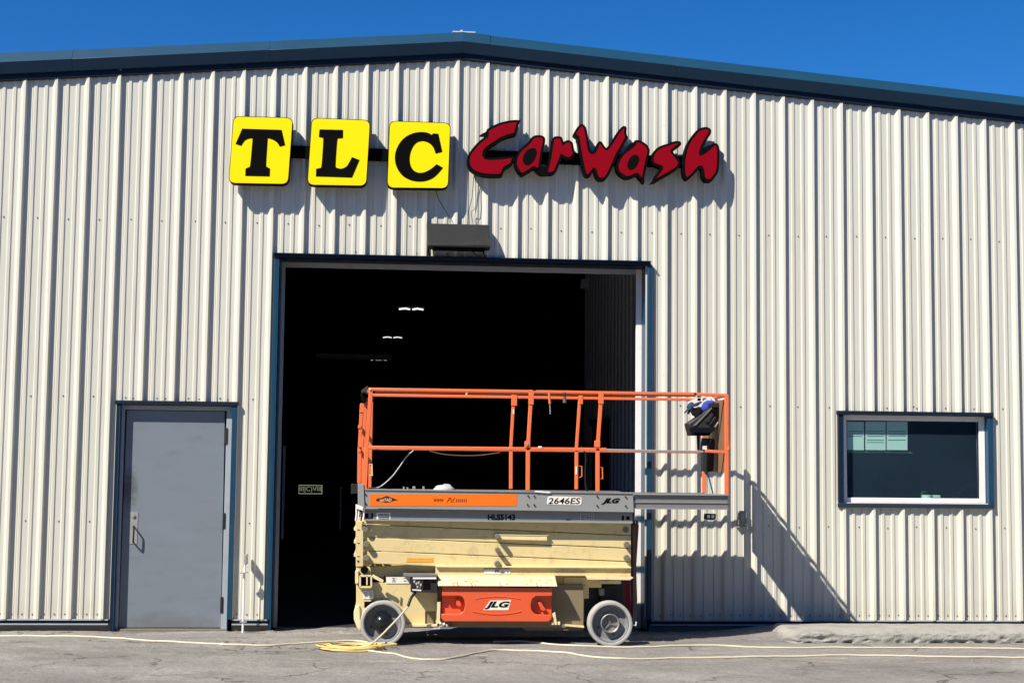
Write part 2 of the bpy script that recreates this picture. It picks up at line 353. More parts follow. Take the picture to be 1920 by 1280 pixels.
W_ = len(gx); fs = [(j*W_+i, j*W_+i+1, (j+1)*W_+i+1, (j+1)*W_+i) for j in range(len(gy)-1) for i in range(W_-1)]
gm = bpy.data.meshes.new('ground'); gm.from_pydata(vs, [], fs); gm.materials.append(M['asphalt']); gm.shade_smooth()
go = bpy.data.objects.new('ground', gm); C.objects.link(go)
tag(go, 'old cracked grey asphalt yard in front of the building', kind='structure')

# loose gravel and crumbs of asphalt
gr = MB()
for i in range(900):
    if i < 450: x = random.uniform(1.9, 7.4); y = random.gauss(-.14, .07)
    elif i < 650: x = random.uniform(-1, 11); y = random.uniform(-1.1, -.05)
    else: x = random.uniform(-1, 11); y = random.uniform(-3.4, -.6)
    if i < 450 and 3 < x < 6.0 and random.random() < .7: x = random.choice([random.uniform(2.0, 3), random.uniform(6.1, 8)])
    y = min(y, -.03)
    r = random.uniform(.002, .006)*(1.9 if random.random() < .08 else 1); z = gz(x, y)
    pts = []
    for sx, sy, sz in ((1, 0, 0), (0, 1, 0), (-1, 0, 0), (0, -1, 0), (0, 0, 1), (0, 0, -1)):
        q = r*random.uniform(.6, 1.3); pts.append((x+sx*q, y+sy*q, z+r*.3+sz*q*.7))
    gr.add(pts, [(0, 1, 4), (1, 2, 4), (2, 3, 4), (3, 0, 4), (1, 0, 5), (2, 1, 5), (3, 2, 5), (0, 3, 5)])
tag(gr.build('gravel', M['pebble']), 'loose gravel and asphalt crumbs scattered along the wall foot', 'gravel', kind='stuff')

# ------------------------------------------------------------------ building
PIT_ = .3048; X0, X1 = -1.2, 12.7
RX, RZ, SL = 4.262, 5.985, .0812
def top(x): return RZ-SL*abs(x-RX)
B = empty('car_wash_building', (RX, 0, 0), 'cream ribbed metal building with blue eave trim and a wide dark bay opening', 'building')
OPEN = [(2.475, 6.15, -9, 3.665), (.965, 2.075, -9, 2.185), (8.165, 9.70, 1.275, 2.185)]
def prof_at(i):   # profile points for pitch i (rib centre at its start)
    c = i*PIT_-.040
    pts = [(-.046, -.001), (-.019, -.031), (-.014, -.034), (.009, -.0375), (.021, .001), (.052, .001), (.072, -.0025)]
    for q in (.1016, .2032): pts += [(q-.026, .001), (q-.016, -.009), (q+.010, -.009), (q+.018, 0)]
    return [(c+a, b_) for a, b_ in pts]
wall_panels = 0
for p in range(-2, 14):
    i0 = p*3; pts = []
    for i in range(i0, i0+3): pts += prof_at(i)
    pts += prof_at(i0+3)[:1]
    off = random.uniform(-.0012, .0012)
    pts = [(x, y) for x, y in pts]
    for o in OPEN:
        for e in o[:2]:
            for k in range(len(pts)-1):
                if pts[k][0] < e < pts[k+1][0]:
                    t = (e-pts[k][0])/(pts[k+1][0]-pts[k][0]); pts.insert(k+1, (e, pts[k][1]*(1-t)+pts[k+1][1]*t)); break
    mb = MB()
    for k in range(len(pts)-1):
        (xa, ya), (xb, yb) = pts[k], pts[k+1]; xm = (xa+xb)/2
        iv = [(.118, None)]
        for o in OPEN:
            if o[0] < xm < o[1]:
                iv = ([] if o[2] < 0 else [(.118, o[2])])+[(o[3], None)]
        for z0, z1 in iv:
            zs = [z0, z1 if z1 else None]
            lap = -.0022 if k < 3 else 0; ta = z1 if z1 else top(xa)-.20; tb = z1 if z1 else top(xb)-.20
            kk = max(1, int((ta-z0)/.6))
            for q in range(kk):
                a0, a1 = q/kk, (q+1)/kk
                w = lambda x, z: off+lap+.0012*noise.noise(Vector((x*1.5, z*1.2, 2)))
                za0, zb0, za1, zb1 = z0+(ta-z0)*a0, z0+(tb-z0)*a0, z0+(ta-z0)*a1, z0+(tb-z0)*a1
                mb.add([(xa, ya+w(xa, za0), za0), (xb, yb+w(xb, zb0), zb0), (xb, yb+w(xb, zb1), zb1), (xa, ya+w(xa, za1), za1)], [(0, 1, 2, 3)])
    mb.build('wall_panel', M['wall'], B)

def trim(x0, x1, y0, y1, z0, z1, m='blue', name='trim', bev=.003): return MB().box(x0, x1, y0, y1, z0, z1).build(name, M[m], B, bevel=bev)
# eave / rake trim: upper sloping face, lower undercut face, dark closure strip
for s, xe in ((-1, X0-.3), (1, X1+.3)):
    dz = -SL*abs(xe-RX); lens_ = 3 if s < 0 else 4; stp = (xe-RX)/lens_
    for k in range(lens_):
        xa, xb = RX+stp*k+s*.0008, RX+stp*(k+1)-s*.0005
        fa, fb = -SL*abs(xa-RX), -SL*abs(xb-RX)
        pr = [(.02, RZ-.005), (-.055, RZ), (-.130, RZ-.112), (-.070, RZ-.212), (.02, RZ-.212)]
        MB().loft(pr, xa, xb, fa, fb).build('eave_trim', M['blue'], B, bevel=.0015)
    pr = [(.0, RZ-.214), (-.040, RZ-.214), (-.044, RZ-.268), (-.036, RZ-.275), (0, RZ-.275)]
    MB().loft(pr, RX+s*.002, xe, -SL*.002, dz).build('eave_closure', M['navy'], B)
rc = MB()
for s in (-1, 1):
    rc.loft([(.1, RZ+.012), (-.066, RZ+.003), (-.132, RZ-.112), (-.128, RZ-.114), (-.06, RZ-.002), (.1, RZ+.002)], RX, RX+s*(.10 if s < 0 else .28), 0, -SL*(.10 if s < 0 else .28))
rc.build('ridge_cap', M['blue'], B)
MB().box(RX-.10, RX+.13, -.05, .1, RZ+.003, RZ+.014).box(RX-.02, RX, -.04, .0, RZ+.014, RZ+.03).build('ridge_flap', mat('bare_flashing', (.62, .56, .52), .5), B)
# roof, shell
MB().add([(X0-.3, 0, top(X0-.3)-.02), (RX, 0, RZ-.02), (X1+.3, 0, top(X1+.3)-.02), (X1+.3, 32, top(X1+.3)-.02), (RX, 32, RZ-.02), (X0-.3, 32, top(X0-.3)-.02),
          (X0-.3, 0, top(X0-.3)-.1), (RX, 0, RZ-.1), (X1+.3, 0, top(X1+.3)-.1), (X1+.3, 32, top(X1+.3)-.1), (RX, 32, RZ-.1), (X0-.3, 32, top(X0-.3)-.1)],
         [(0, 1, 4, 5), (1, 2, 3, 4), (6, 11, 10, 7), (7, 10, 9, 8), (0, 5, 11, 6), (2, 8, 9, 3), (5, 4, 10, 11), (4, 3, 9, 10)]).build('roof', M['roof'], B)
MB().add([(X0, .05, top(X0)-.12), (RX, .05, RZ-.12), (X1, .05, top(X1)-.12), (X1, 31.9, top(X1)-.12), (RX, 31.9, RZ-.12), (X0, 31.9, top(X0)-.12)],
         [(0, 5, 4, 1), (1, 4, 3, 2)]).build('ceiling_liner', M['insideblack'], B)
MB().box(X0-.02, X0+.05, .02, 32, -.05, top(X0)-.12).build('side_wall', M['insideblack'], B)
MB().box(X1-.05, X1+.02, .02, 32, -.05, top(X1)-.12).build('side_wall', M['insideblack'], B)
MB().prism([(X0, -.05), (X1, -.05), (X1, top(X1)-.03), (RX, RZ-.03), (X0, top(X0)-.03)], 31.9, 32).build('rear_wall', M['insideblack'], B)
# inner lining of the front wall (keeps daylight out of the bay)
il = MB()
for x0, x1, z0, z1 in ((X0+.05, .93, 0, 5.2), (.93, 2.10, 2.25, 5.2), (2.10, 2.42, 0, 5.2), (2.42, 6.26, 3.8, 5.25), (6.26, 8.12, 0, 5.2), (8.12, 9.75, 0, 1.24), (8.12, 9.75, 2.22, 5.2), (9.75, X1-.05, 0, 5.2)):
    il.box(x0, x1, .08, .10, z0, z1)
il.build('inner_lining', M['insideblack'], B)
# bay side walls: left plain, right ribbed liner with a dark doorway
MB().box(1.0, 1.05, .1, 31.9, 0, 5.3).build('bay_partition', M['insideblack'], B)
lw = MB(); lw.box(6.62, 6.66, .3, 8.1, 0, 5.5)
k = 3.0
while k < 8.0:
    lw.box(6.595, 6.62, k, k+.06, 0, 5.3); k += .3048
lw.build('bay_partition', M['liner'], B)
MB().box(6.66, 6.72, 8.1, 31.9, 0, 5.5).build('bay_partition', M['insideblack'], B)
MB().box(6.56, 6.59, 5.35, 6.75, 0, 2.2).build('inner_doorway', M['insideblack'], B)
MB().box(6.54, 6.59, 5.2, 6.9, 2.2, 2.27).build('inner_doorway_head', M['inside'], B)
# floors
MB().box(1.05, 6.6, .35, 31.9, -.09, .006).build('bay_floor', mat('shade_dark_bay_floor', (.035, .034, .032), .55, var=.4, vscale=2), B)  # shade inside the bay put into the dark floor colour
# foundation, base flashing
for x0, x1 in ((X0, .955), (2.10, 2.47), (6.20, X1)): MB().box(x0, x1, .012, .06, -.08, .105).build('foundation', M['foundation'], B)
for x0, x1 in ((X0, .93), (2.105, 2.45), (6.215, X1)):
    MB().box(x0, x1, -.030, .02, .106, .119).build('base_flashing', M['framegrey'], B)
    MB().box(x0, x1, -.010, .014, .078, .104).build('base_flashing', M['navy'], B)
    MB().box(x0, x1, -.034, .014, .064, .076).build('base_flashing', M['framegrey'], B)
# fasteners
scw = MB()
def screw(x, z, y=0, r=.0055): scw.add([(x+r*math.cos(a*1.047), y-.005, z+r*math.sin(a*1.047)) for a in range(6)]+[(x+1.5*r*math.cos(a*1.047), y-.001, z+1.5*r*math.sin(a*1.047)) for a in range(6)],
        [tuple(range(6))]+[(a, (a+1) % 6, (a+1) % 6+6, a+6) for a in range(6)])
def clear(x, z): return not any(o[0]-.06 < x < o[1]+.06 and o[2]-.07 < z < o[3]+.06 for o in OPEN)
for i in range(-5, 41):
    c = i*PIT_-.04
    for z in (1.043, 2.25, 4.0):
        x = c+.15+random.uniform(-.012, .012); z_ = z+random.uniform(-.01, .01)
        if clear(x, z_): screw(x, z_)
    for dx in (.055, .152, .25):
        if clear(c+dx, .166) and dx != .152: screw(c+dx, .163+random.uniform(-.004, .004))
    if clear(c+.15, .166): screw(c+.15, .163)
    if i % 3 == 0:
        for q in range(8):
            z = .55+.655*q+random.uniform(-.06, .06)
            if clear(c, z) and z < top(c)-.5: screw(c-.022, z, -.020, .006)
for x in [2.6+.3048*q for q in range(12)]: screw(x+random.uniform(-.02, .02), 3.735)
for x in [1.1+.3048*q for q in range(4)]: screw(x+random.uniform(-.02, .02), 2.245)
for x in [8.3+.3048*q for q in range(5)]: screw(x+random.uniform(-.02, .02), 2.27)
scw.build('screw', M['screw'], B, kind='stuff')

# bay opening trim
trim(2.425, 6.195, -.062, .0, 3.655, 3.70, 'navy', 'header_trim')
MB().loft([(-.062, 3.70), (-.082, 3.693), (-.082, 3.689), (-.06, 3.694)], 2.42, 6.20).build('drip_edge', M['navy'], B)
MB().loft([(-.058, 3.655), (.29, 3.655), (.29, 3.665), (-.058, 3.665)], 2.48, 6.165).build('header_soffit', M['navy'], B)
trim(2.432, 2.470, -.048, .0, .12, 3.655, 'blue', 'jamb_trim')
trim(2.470, 2.480, -.048, .30, .02, 3.655, 'blue', 'jamb_return', .001)
trim(6.172, 6.215, -.048, .0, .12, 3.655, 'blue', 'jamb_trim')
trim(6.165, 6.172, -.048, .30, .02, 3.655, 'blue', 'jamb_return', .001)
trim(2.480, 2.515, .28, .33, .0, 3.655, 'framegrey', 'door_track')  # white track, its shade put into the grey
trim(6.105, 6.165, .28, .33, .0, 3.655, 'white', 'door_track')
trim(2.515, 6.105, .28, .33, 3.605, 3.655, 'framegrey', 'header_track')  # white flange, the header's shade put into the grey
trim(6.10, 6.62, .31, .35, 0, 5.0, 'insideblack', 'inner_return')
trim(1.05, 2.50, .31, .35, 0, 5.0, 'insideblack', 'inner_return')
MB().box(5.55, 5.62, .40, .50, 3.47, 3.56).build('sensor_box', M['inside'], B)
sp = pl([(1199, 884), (1203, 880), (1204, 905), (1201, 925), (1196, 932), (1195, 905)], .02)
# side door
D = MB().prism([(1.018, .03), (1.993, .03), (1.978, 2.128), (1.030, 2.128)], .045, .085).build('entry_door', M['doorgrey'], B, bevel=.003, label='scuffed grey steel door with a pull handle')
trim(.945, .975, -.045, .0, .02, 2.19, 'navy', 'door_trim')
trim(.975, .984, -.045, .10, .0, 2.18, 'blue', 'door_trim', .001)
trim(2.066, 2.107, -.045, .0, .12, 2.19, 'blue', 'door_trim')
trim(2.058, 2.066, -.045, .10, .0, 2.18, 'blue', 'door_trim', .001)
trim(.93, 2.115, -.058, .0, 2.186, 2.222, 'navy', 'door_trim')
trim(.984, 1.014, .02, .09, .0, 2.18, 'framegrey', 'door_frame')
trim(1.999, 2.058, .02, .09, .0, 2.18, 'framegrey', 'door_frame')
trim(1.014, 1.999, .02, .09, 2.135, 2.18, 'framegrey', 'door_frame')
trim(.98, 2.06, .0, .12, -.05, .022, 'foundation', 'door_sill')
def dp(u, v, Y=.045): return on_plane(u, v, Y)
q = pl([(245, 960), (259, 960), (257, 1019), (243, 1019)], .045)
MB().prism(q, .041, .045).build('handle_plate', M['zinc'], D, bevel=.001)
x, z = dp(250, 966); MB().cyl(x, .028, .042, z, .017, 14).build('lock_cylinder', M['zinc'], D, smooth=True)
x, z = dp(252, 985); x2, z2 = dp(262, 1012)
hx, hz = dp(251, 986); hx2, hz2 = dp(250, 1016)
MB().tube(smoothline([(hx, .043, hz), (hx+.005, -.01, hz-.005), (hx+.012, -.022, hz-.03), (hx+.010, -.022, hz2+.03), (hx2+.008, -.01, hz2+.008), (hx2, .043, hz2)], 5), .0085, 8).build('door_handle', M['charcoal'], D, smooth=True)
for v0_, v1_ in ((802, 832), (961, 990), (1118, 1148)):
    a = on_plane(421, v0_, .03); b_ = on_plane(421, v1_, .03)
    xx = 1.992
    MB().cyl(xx, .0, .0, 0, 0, 3) if False else None
    MB().box(xx-.006, xx+.020, .012, .045, b_[1], a[1]).build('hinge', M['charcoal'], D, bevel=.003)
MB().prism(pl([(414, 1150), (421, 1154), (420, 1179), (413, 1179)], .03), .038, .044).build('kick_patch', M['concrete'], D)

# window
Wd = MB()
trim(8.125, 8.172, -.045, .0, 1.245, 2.19, 'navy', 'window_trim')
trim(8.172, 8.180, -.045, .06, 1.28, 2.18, 'blue', 'window_trim', .001)
trim(9.694, 9.742, -.045, .0, 1.245, 2.19, 'blue', 'window_trim')
trim(9.686, 9.694, -.045, .06, 1.28, 2.18, 'blue', 'window_trim', .001)
trim(8.115, 9.745, -.062, .0, 2.180, 2.217, 'navy', 'window_trim')
trim(8.125, 9.742, -.048, .0, 1.243, 1.285, 'bluegrey', 'window_trim')
fr_ = MB()
fr_.box(8.182, 8.232, .03, .09, 1.29, 2.178).box(9.622, 9.684, .03, .09, 1.29, 2.178)
fr_.box(8.232, 9.622, .03, .09, 2.125, 2.178).box(8.232, 9.622, .03, .09, 1.29, 1.340)
WF = fr_.build('window_frame', M['white'], B, bevel=.003)
MB().box(8.232, 8.240, .045, .07, 1.34, 2.125).box(9.614, 9.622, .045, .07, 1.34, 2.125).box(8.24, 9.614, .045, .07, 2.117, 2.125).build('glazing_bead', M['blackmatte'], WF)
MB().box(8.232, 9.622, .052, .056, 1.34, 2.125).build('window_pane', M['glass'], WF)
MB().box(8.12, 9.745, -.02, -.0, 1.286, 1.292).build('window_sill', M['white'], B)
# office behind the window
of = MB()
of.box(7.2, 7.25, .1, 3.5, 0, 2.7).box(11.2, 11.25, .1, 3.5, 0, 2.7).box(7.2, 11.25, 3.5, 3.55, 0, 2.7).box(7.2, 11.25, .1, 3.5, 2.7, 2.75).box(7.2, 11.25, .1, 3.5, -.05, .01)
of.build('office_room', M['office'], B)
MB().box(8.0, 9.9, .10, .70, 1.235, 1.262).build('office_counter', M['office'], B)

# unseen warehouse added across the yard to cut sky light and darken the glass
NB = empty('sky_blocker_warehouse', (4, -27, 0), 'long low dark building added out of view across the yard to block sky light', 'sky_blocker_warehouse')
MB().box(-34, 44, -39, -27, -.1, 9.5).build('wall', mat('dark_warehouse_wall', (.24, .25, .26), .8, var=.15, vscale=.6), NB)
MB().box(-34.4, 44.4, -39.4, -26.6, 9.5, 9.9).build('roof', M['navy'], NB)
for k in range(6): MB().box(-26+11*k, -21+11*k, -27.0, -26.93, 0, 4.2).build('roller_door', M['charcoal'], NB)
# small fixtures on the wall as their own things
# TLC sign -------------------------------------------------------------
YF = -.165
S = empty('letter_box_sign', (3.07, -.1, 4.3), 'three yellow letter boxes spelling T L C joined by a black rail', 'sign')
q = pl([(452, 270), (840, 284), (840, 307), (452, 293)], -.05)
MB().prism(q, -.06, .0-.034).build('raceway', M['black'], S)
boxes = [[(143, 105), (575, 118), (540, 600), (108, 592)], [(707, 118), (1132, 135), (1103, 612), (675, 605)], [(1267, 140), (1710, 155), (1692, 630), (1250, 625)]]
glyph = [
 [(208, 198), (492, 207), (517, 317), (478, 327), (458, 297), (428, 277), (392, 266), (380, 450), (386, 473), (408, 485), (405, 541), (230, 537), (232, 485), (256, 475), (266, 452), (283, 267), (250, 271), (222, 288), (202, 321), (160, 308)],
 [(765, 203), (933, 207), (933, 265), (905, 268), (892, 285), (880, 455), (886, 478), (915, 486), (945, 478), (968, 458), (998, 402), (1052, 423), (998, 549), (738, 541), (740, 487), (765, 481), (779, 460), (791, 280), (784, 264), (759, 256)],
 [(1572, 243), (1582, 232), (1620, 235), (1648, 365), (1600, 377), (1585, 337), (1562, 308), (1533, 292), (1500, 287), (1465, 298), (1437, 328), (1419, 372), (1413, 420), (1421, 465), (1445, 500), (1480, 515), (1515, 512), (1550, 497), (1580, 477), (1607, 453), (1653, 478), (1620, 518), (1580, 553), (1530, 573), (1480, 578), (1420, 568), (1365, 538), (1327, 490), (1308, 430), (1311, 370), (1336, 310), (1380, 260), (1440, 230), (1500, 222), (1548, 229)]]
for k in range(3):
    c = pl(boxes[k], YF, 3.84, (400, 190)); nm = 'TLC'[k]
    bx = MB().prism(rrect(c, .068), YF+.004, -.06-.001).build('letter_box', M['black'], S, label='yellow box with a black letter '+nm)
    cc = [Vector(p) for p in c]; ctr = sum(cc, Vector((0, 0)))/4
    inn = [tuple(p+(ctr-p).normalized()*.010) for p in cc]
    MB().prism(rrect(inn, .064), YF-.001, YF+.004).build('yellow_face', M['yellow'], bx)
    gp = [Vector(p) for p in soften(pl(glyph[k], YF, 3.84, (400, 190)))]
    MB().prism([tuple(p) for p in gp], YF-.004, YF-.001).build('black_letter', M['ink'], bx)
# Car Wash script sign ---------------------------------------------------
S2 = empty('script_letter_sign', (5.6, -.1, 4.4), 'jagged dark red channel letters spelling Car Wash with black edges', 'sign')
q = pl([(905, 282), (1300, 294), (1300, 316), (905, 304)], -.05)
MB().prism(q, -.06, -.034).build('raceway', M['black'], S2)
A_ = (8.727, (870, 215)); Bq = (8.727, (1060, 220)); Cq = (9.6, (1200, 220))
car = [
 ('C', A_, [(405, 270), (520, 205), (640, 160), (760, 135), (865, 125), (820, 300), (700, 330), (590, 375), (480, 450), (400, 500), (335, 560), (303, 620), (303, 680), (335, 728), (400, 745), (520, 742), (650, 730), (785, 715), (760, 785), (690, 830), (640, 870), (595, 970), (480, 972), (360, 965), (240, 940), (150, 890), (105, 820), (95, 740), (115, 660), (170, 580), (250, 490), (330, 420), (400, 370), (408, 320)], None,
  [[(865, 100), (932, 78), (820, 360), (800, 300)], [(410, 250), (262, 330), (345, 335), (400, 360)]]),
 ('a', A_, [(1170, 380), (1260, 378), (1290, 400), (1285, 470), (1255, 600), (1235, 720), (1215, 870), (1200, 870), (1165, 850), (1125, 850), (1050, 900), (950, 955), (920, 920), (880, 850), (868, 780), (885, 700), (930, 620), (1000, 550), (1080, 480), (1130, 410)],
  [(1130, 543), (1172, 560), (1185, 620), (1165, 700), (1120, 770), (1060, 818), (1010, 825), (970, 790), (962, 730), (985, 650), (1040, 580)], [[(1130, 850), (1250, 860), (1400, 850), (1440, 960), (1350, 985), (1260, 985), (1190, 935)]]),
 ('r', A_, [(1500, 395), (1570, 395), (1590, 450), (1620, 520), (1660, 475), (1710, 455), (1745, 480), (1760, 560), (1780, 640), (1740, 685), (1690, 695), (1640, 670), (1585, 640), (1565, 690), (1540, 760), (1510, 830), (1480, 900), (1440, 935), (1375, 940), (1400, 840), (1430, 720), (1455, 560), (1470, 440)], None, []),
 ('W', Bq, [(270, 148), (300, 180), (325, 280), (345, 400), (365, 520), (390, 580), (440, 610), (490, 590), (530, 520), (570, 430), (600, 480), (640, 530), (680, 545), (730, 500), (800, 400), (880, 270), (940, 200), (965, 180), (960, 260), (975, 330), (940, 400), (880, 510), (820, 610), (770, 730), (720, 840), (670, 940), (620, 990), (570, 990), (535, 950), (515, 870), (495, 835), (460, 825), (420, 870), (380, 930), (355, 930), (330, 860), (300, 720), (270, 560), (245, 400), (225, 310), (175, 275), (220, 200)], None,
  [[(970, 250), (1035, 325), (940, 450), (930, 350)]]),
 ('a', Bq, [(1165, 410), (1230, 425), (1300, 470), (1340, 530), (1335, 600), (1310, 700), (1290, 800), (1270, 900), (1255, 985), (1225, 950), (1190, 905), (1130, 920), (1070, 950), (1000, 960), (930, 920), (885, 870), (875, 790), (905, 700), (960, 620), (1030, 560), (1110, 500), (1165, 440)],
  [(1150, 612), (1193, 640), (1205, 690), (1180, 760), (1140, 820), (1090, 855), (1045, 855), (1015, 810), (1020, 740), (1050, 680), (1095, 630)], [[(1225, 960), (1300, 900), (1295, 1075), (1260, 1060)], [(1035, 450), (1160, 380), (1160, 420), (960, 570)]]),
 ('s', Bq, [(1860, 430), (1790, 480), (1715, 545), (1730, 590), (1790, 660), (1845, 740), (1830, 790), (1770, 840), (1680, 895), (1600, 940), (1490, 1005), (1540, 930), (1590, 870), (1605, 820), (1575, 790), (1500, 760), (1450, 735), (1450, 660), (1470, 600), (1520, 540), (1590, 500), (1700, 465), (1800, 430)], None,
  [[(1500, 970), (1390, 1078), (1470, 1065), (1560, 1000)]]),
 ('h', Cq, [(1160, 220), (1210, 222), (1240, 240), (1235, 280), (1190, 350), (1130, 450), (1080, 560), (1060, 640), (1080, 700), (1130, 680), (1200, 640), (1280, 570), (1340, 515), (1365, 510), (1385, 560), (1388, 700), (1385, 820), (1370, 960), (1330, 1030), (1270, 1110), (1200, 1110), (1170, 1060), (1165, 980), (1140, 900), (1100, 870), (1050, 880), (1000, 930), (930, 1010), (850, 1080), (825, 1020), (815, 900), (820, 770), (850, 620), (900, 480), (970, 370), (1060, 260)], None, [[(1130, 620), (1200, 520), (1330, 470), (1330, 510)]])]
for nm, (sc, of_), face, hole, extra in car:
    fp = soften(pl(face, YF, sc, of_), 3); mb = MB(); y1 = -.061
    mb.prism(fp, YF+.003, y1)
    r = .0255
    for i in range(len(fp)):
        a = Vector(fp[i]); b_ = Vector(fp[(i+1) % len(fp)]); d = (b_-a)
        if d.length < 1e-4: continue
        d.normalize(); nn = Vector((-d.y, d.x))*r; e = i*.000012
        mb.prism([tuple(a+nn), tuple(b_+nn), tuple(b_-nn), tuple(a-nn)], YF+.0032+e, y1+e)
        mb.prism([(a.x+r*math.cos(t*math.pi/5), a.y+r*math.sin(t*math.pi/5)) for t in range(10)], YF+.0055+e, y1+.0012+e)
    for k, ex in enumerate(extra): mb.prism(pl(ex, YF, sc, of_), YF+.008+k*.0004, y1-.001)
    L = mb.build('channel_letter', M['black'], S2, label='dark red letter '+nm+' with thick black edge')
    MB().prism(fp, YF-.002, YF+.003).build('red_face', M['red'], L)
    if hole: MB().prism(soften(pl(hole, YF, sc, of_)), YF-.006, YF-.002).build('letter_counter', M['black'], L)
# hanging sign wires
def wire(name, pts, r, m, label, Y=-.045):
    P = []
    for p in pts:
        yy = p[2] if len(p) > 2 else Y
        x, z = on_plane(p[0], p[1], yy); P.append((x, yy, z))
    o = MB().tube(P, r, 6).build(name, M[m], smooth=True); return tag(o, label, 'cable')
wire('sign_cable', smoothline([(817, 352, -.06), (822, 372, -.06), (834, 393, -.05), (842, 407, -.05), (844, 418, -.08)], 4), .004, 'blackcord', 'thin black cable hanging from the yellow letter C box')
wire('sign_cable', [(889, 325, -.06), (887, 350, -.05), (885, 372, -.05), (880, 390, -.05), (879, 398, -.05), (880, 420, -.10)], .003, 'blackcord', 'left of two thin wires dropping from the red letter C')
wire('sign_cable', [(891, 325, -.06), (891, 350, -.05), (892, 376, -.05), (890, 393, -.05), (883, 397, -.05), (885, 410, -.05), (887, 420, -.12)], .003, 'blackcord', 'right kinked wire dropping from the red letter C')
# flood light housing over the bay
F = empty('flood_light', (4.3, -.2, 3.8), 'wide black boxed wall light fixture above the bay opening', 'wall light')
a = on_plane(800, 418, -.10); b_ = on_plane(916, 422, -.10); c = on_plane(802, 458, -.27); d = on_plane(920, 461, -.27)
zt, zb = (a[1]+b_[1])/2, (c[1]+d[1])/2
hb = MB(); hb.add([(a[0], -.10, zt), (b_[0], -.10, zt), (d[0], -.27, zb), (c[0], -.27, zb), (a[0], -.03, zt-.005), (b_[0], -.03, zt-.005), (d[0], -.05, zb-.02), (c[0], -.05, zb-.02), (c[0], -.265, zb-.02), (d[0], -.265, zb-.02)],
                  [(0, 1, 2, 3), (0, 4, 5, 1), (3, 2, 9, 8), (8, 9, 6, 7), (4, 7, 6, 5), (0, 3, 8, 7, 4), (1, 5, 6, 9, 2)])
hb.build('housing', M['charcoal'], F, bevel=.006)
MB().box(c[0]+.05, d[0]-.05, -.24, -.08, zb-.035, zb-.021).build('lens', M['black'], F)
for xx in (c[0]+.02, d[0]-.05):
    MB().tube(smoothline([(xx, -.08, zb-.02), (xx-.01, -.09, zb-.04), (xx+.01, -.05, zb-.08), (xx+.02, -.035, zb-.10)], 4), .008, 6).build('bracket', M['black'], F, smooth=True)
MB().tube(smoothline([(d[0]-.18, -.12, zb-.03), (d[0]-.13, -.10, zb-.07), (d[0]-.07, -.05, zb-.075)], 5), .005, 6).build('lead', M['blackcord'], F, smooth=True)

# weatherproof outlet box
o1 = on_plane(1383, 957, -.03); o2 = on_plane(1400, 986, -.03)
OB = MB().prism(rrect([(o1[0], o1[1]), (o2[0], o1[1]), (o2[0], o2[1]), (o1[0], o2[1])], .03), -.055, -.001).build('outlet_box', M['zincdark'], bevel=.004)
tag(OB, 'small dark round-topped outlet box on the wall in the lift shadow', 'outlet box')
MB().box(o1[0]+.03, o2[0]-.03, -.060, -.054, o2[1]+.05, o1[1]-.03).build('cover_flap', M['zinc'], OB)
MB().box(o1[0]-.01, o2[0]+.01, -.045, -.002, o2[1]-.012, o2[1]-.001).build('base_lip', M['zinc'], OB)
# stand pipe by the door
YP = -.14
P = empty('stand_pipe', (2.19, YP, 0), 'slim pale stand pipe with a small tap beside the grey door', 'pipe')
x, z0 = on_plane(455, 1187, YP); x2, z2 = on_plane(458, 1076, YP); x3, z3 = on_plane(461, 1040, YP)
MB().tube([(x, YP, -.01), (x2, YP, z2), (x2+.012, YP, z3)], .0105, 8).build('pipe', M['white'], P, smooth=True)
MB().box(x2-.002, x2+.024, YP-.02, YP+.10, z3-.09, z3+.005).build('valve_body', M['zinc'], P, bevel=.004)
MB().beam((x2-.045, YP-.02, z2+.012), (x2+.035, YP, z2+.02), .07, .010).build('spout', M['tyre'], P)
MB().box(x2-.03, x2+.035, YP-.015, YP+.015, .10, .112).build('clamp', M['zinc'], P)

# notices in the window
for k, (u0_, u1_) in enumerate(((1588.5, 1620), (1622.5, 1660.5), (1662.5, 1701.5))):
    q = pl([(u0_, 790), (u1_, 790.5), (u1_, 843.5), (u0_, 843)], .060)
    sh = MB().prism(q, .060, .0605).build('notice_sheet', M['sheet'])
    tag(sh, ['leftmost pale printed notice taped inside the window', 'middle pale printed notice taped inside the window, most lines', 'rightmost pale printed notice taped inside the window'][k], 'notice', 'notices taped inside the window')
    for r_ in range((3, 5, 4)[k]):
        v = 808+r_*4.4+(3 if r_ > 2 else 0)
        decal('print_line', u0_+3, v, u1_-3, v+1.1, .0597, M['ink'], sh, .0003)
q = pl([(1588, 845), (1703, 847), (1710, 849.5), (1588, 848)], .10)
tag(MB().prism(pl([(1588, 844.5), (1704, 846), (1711, 849.5), (1588, 848.5)], .09), .08, .14).build('blind_rail', mat('green_rail', (.12, .22, .18), .5)), 'pale green rail just below the window notices', 'rail')
mg = on_plane(1738, 931, .25)
mugo = MB().lathe([(0, .0), (.05, .0), (.05, .1), (0, .1)], 0, 0, 16)
mug = MB(); zz = 1.263
mug.add([(mg[0]+.055*math.cos(a*.3927), .25+.055*math.sin(a*.3927), z) for z in (zz, zz+.105) for a in range(16)],
        [(a, (a+1) % 16, (a+1) % 16+16, a+16) for a in range(16)]+[tuple(range(16, 32))])
mug.box(mg[0]+.04, mg[0]+.13, .22, .27, zz+.08, zz+.105)
tag(mug.build('tape_dispenser', M['white'], smooth=True), 'white tape dispenser on the counter behind the window', 'dispenser')
x, z = on_plane(1726, 932, .3)
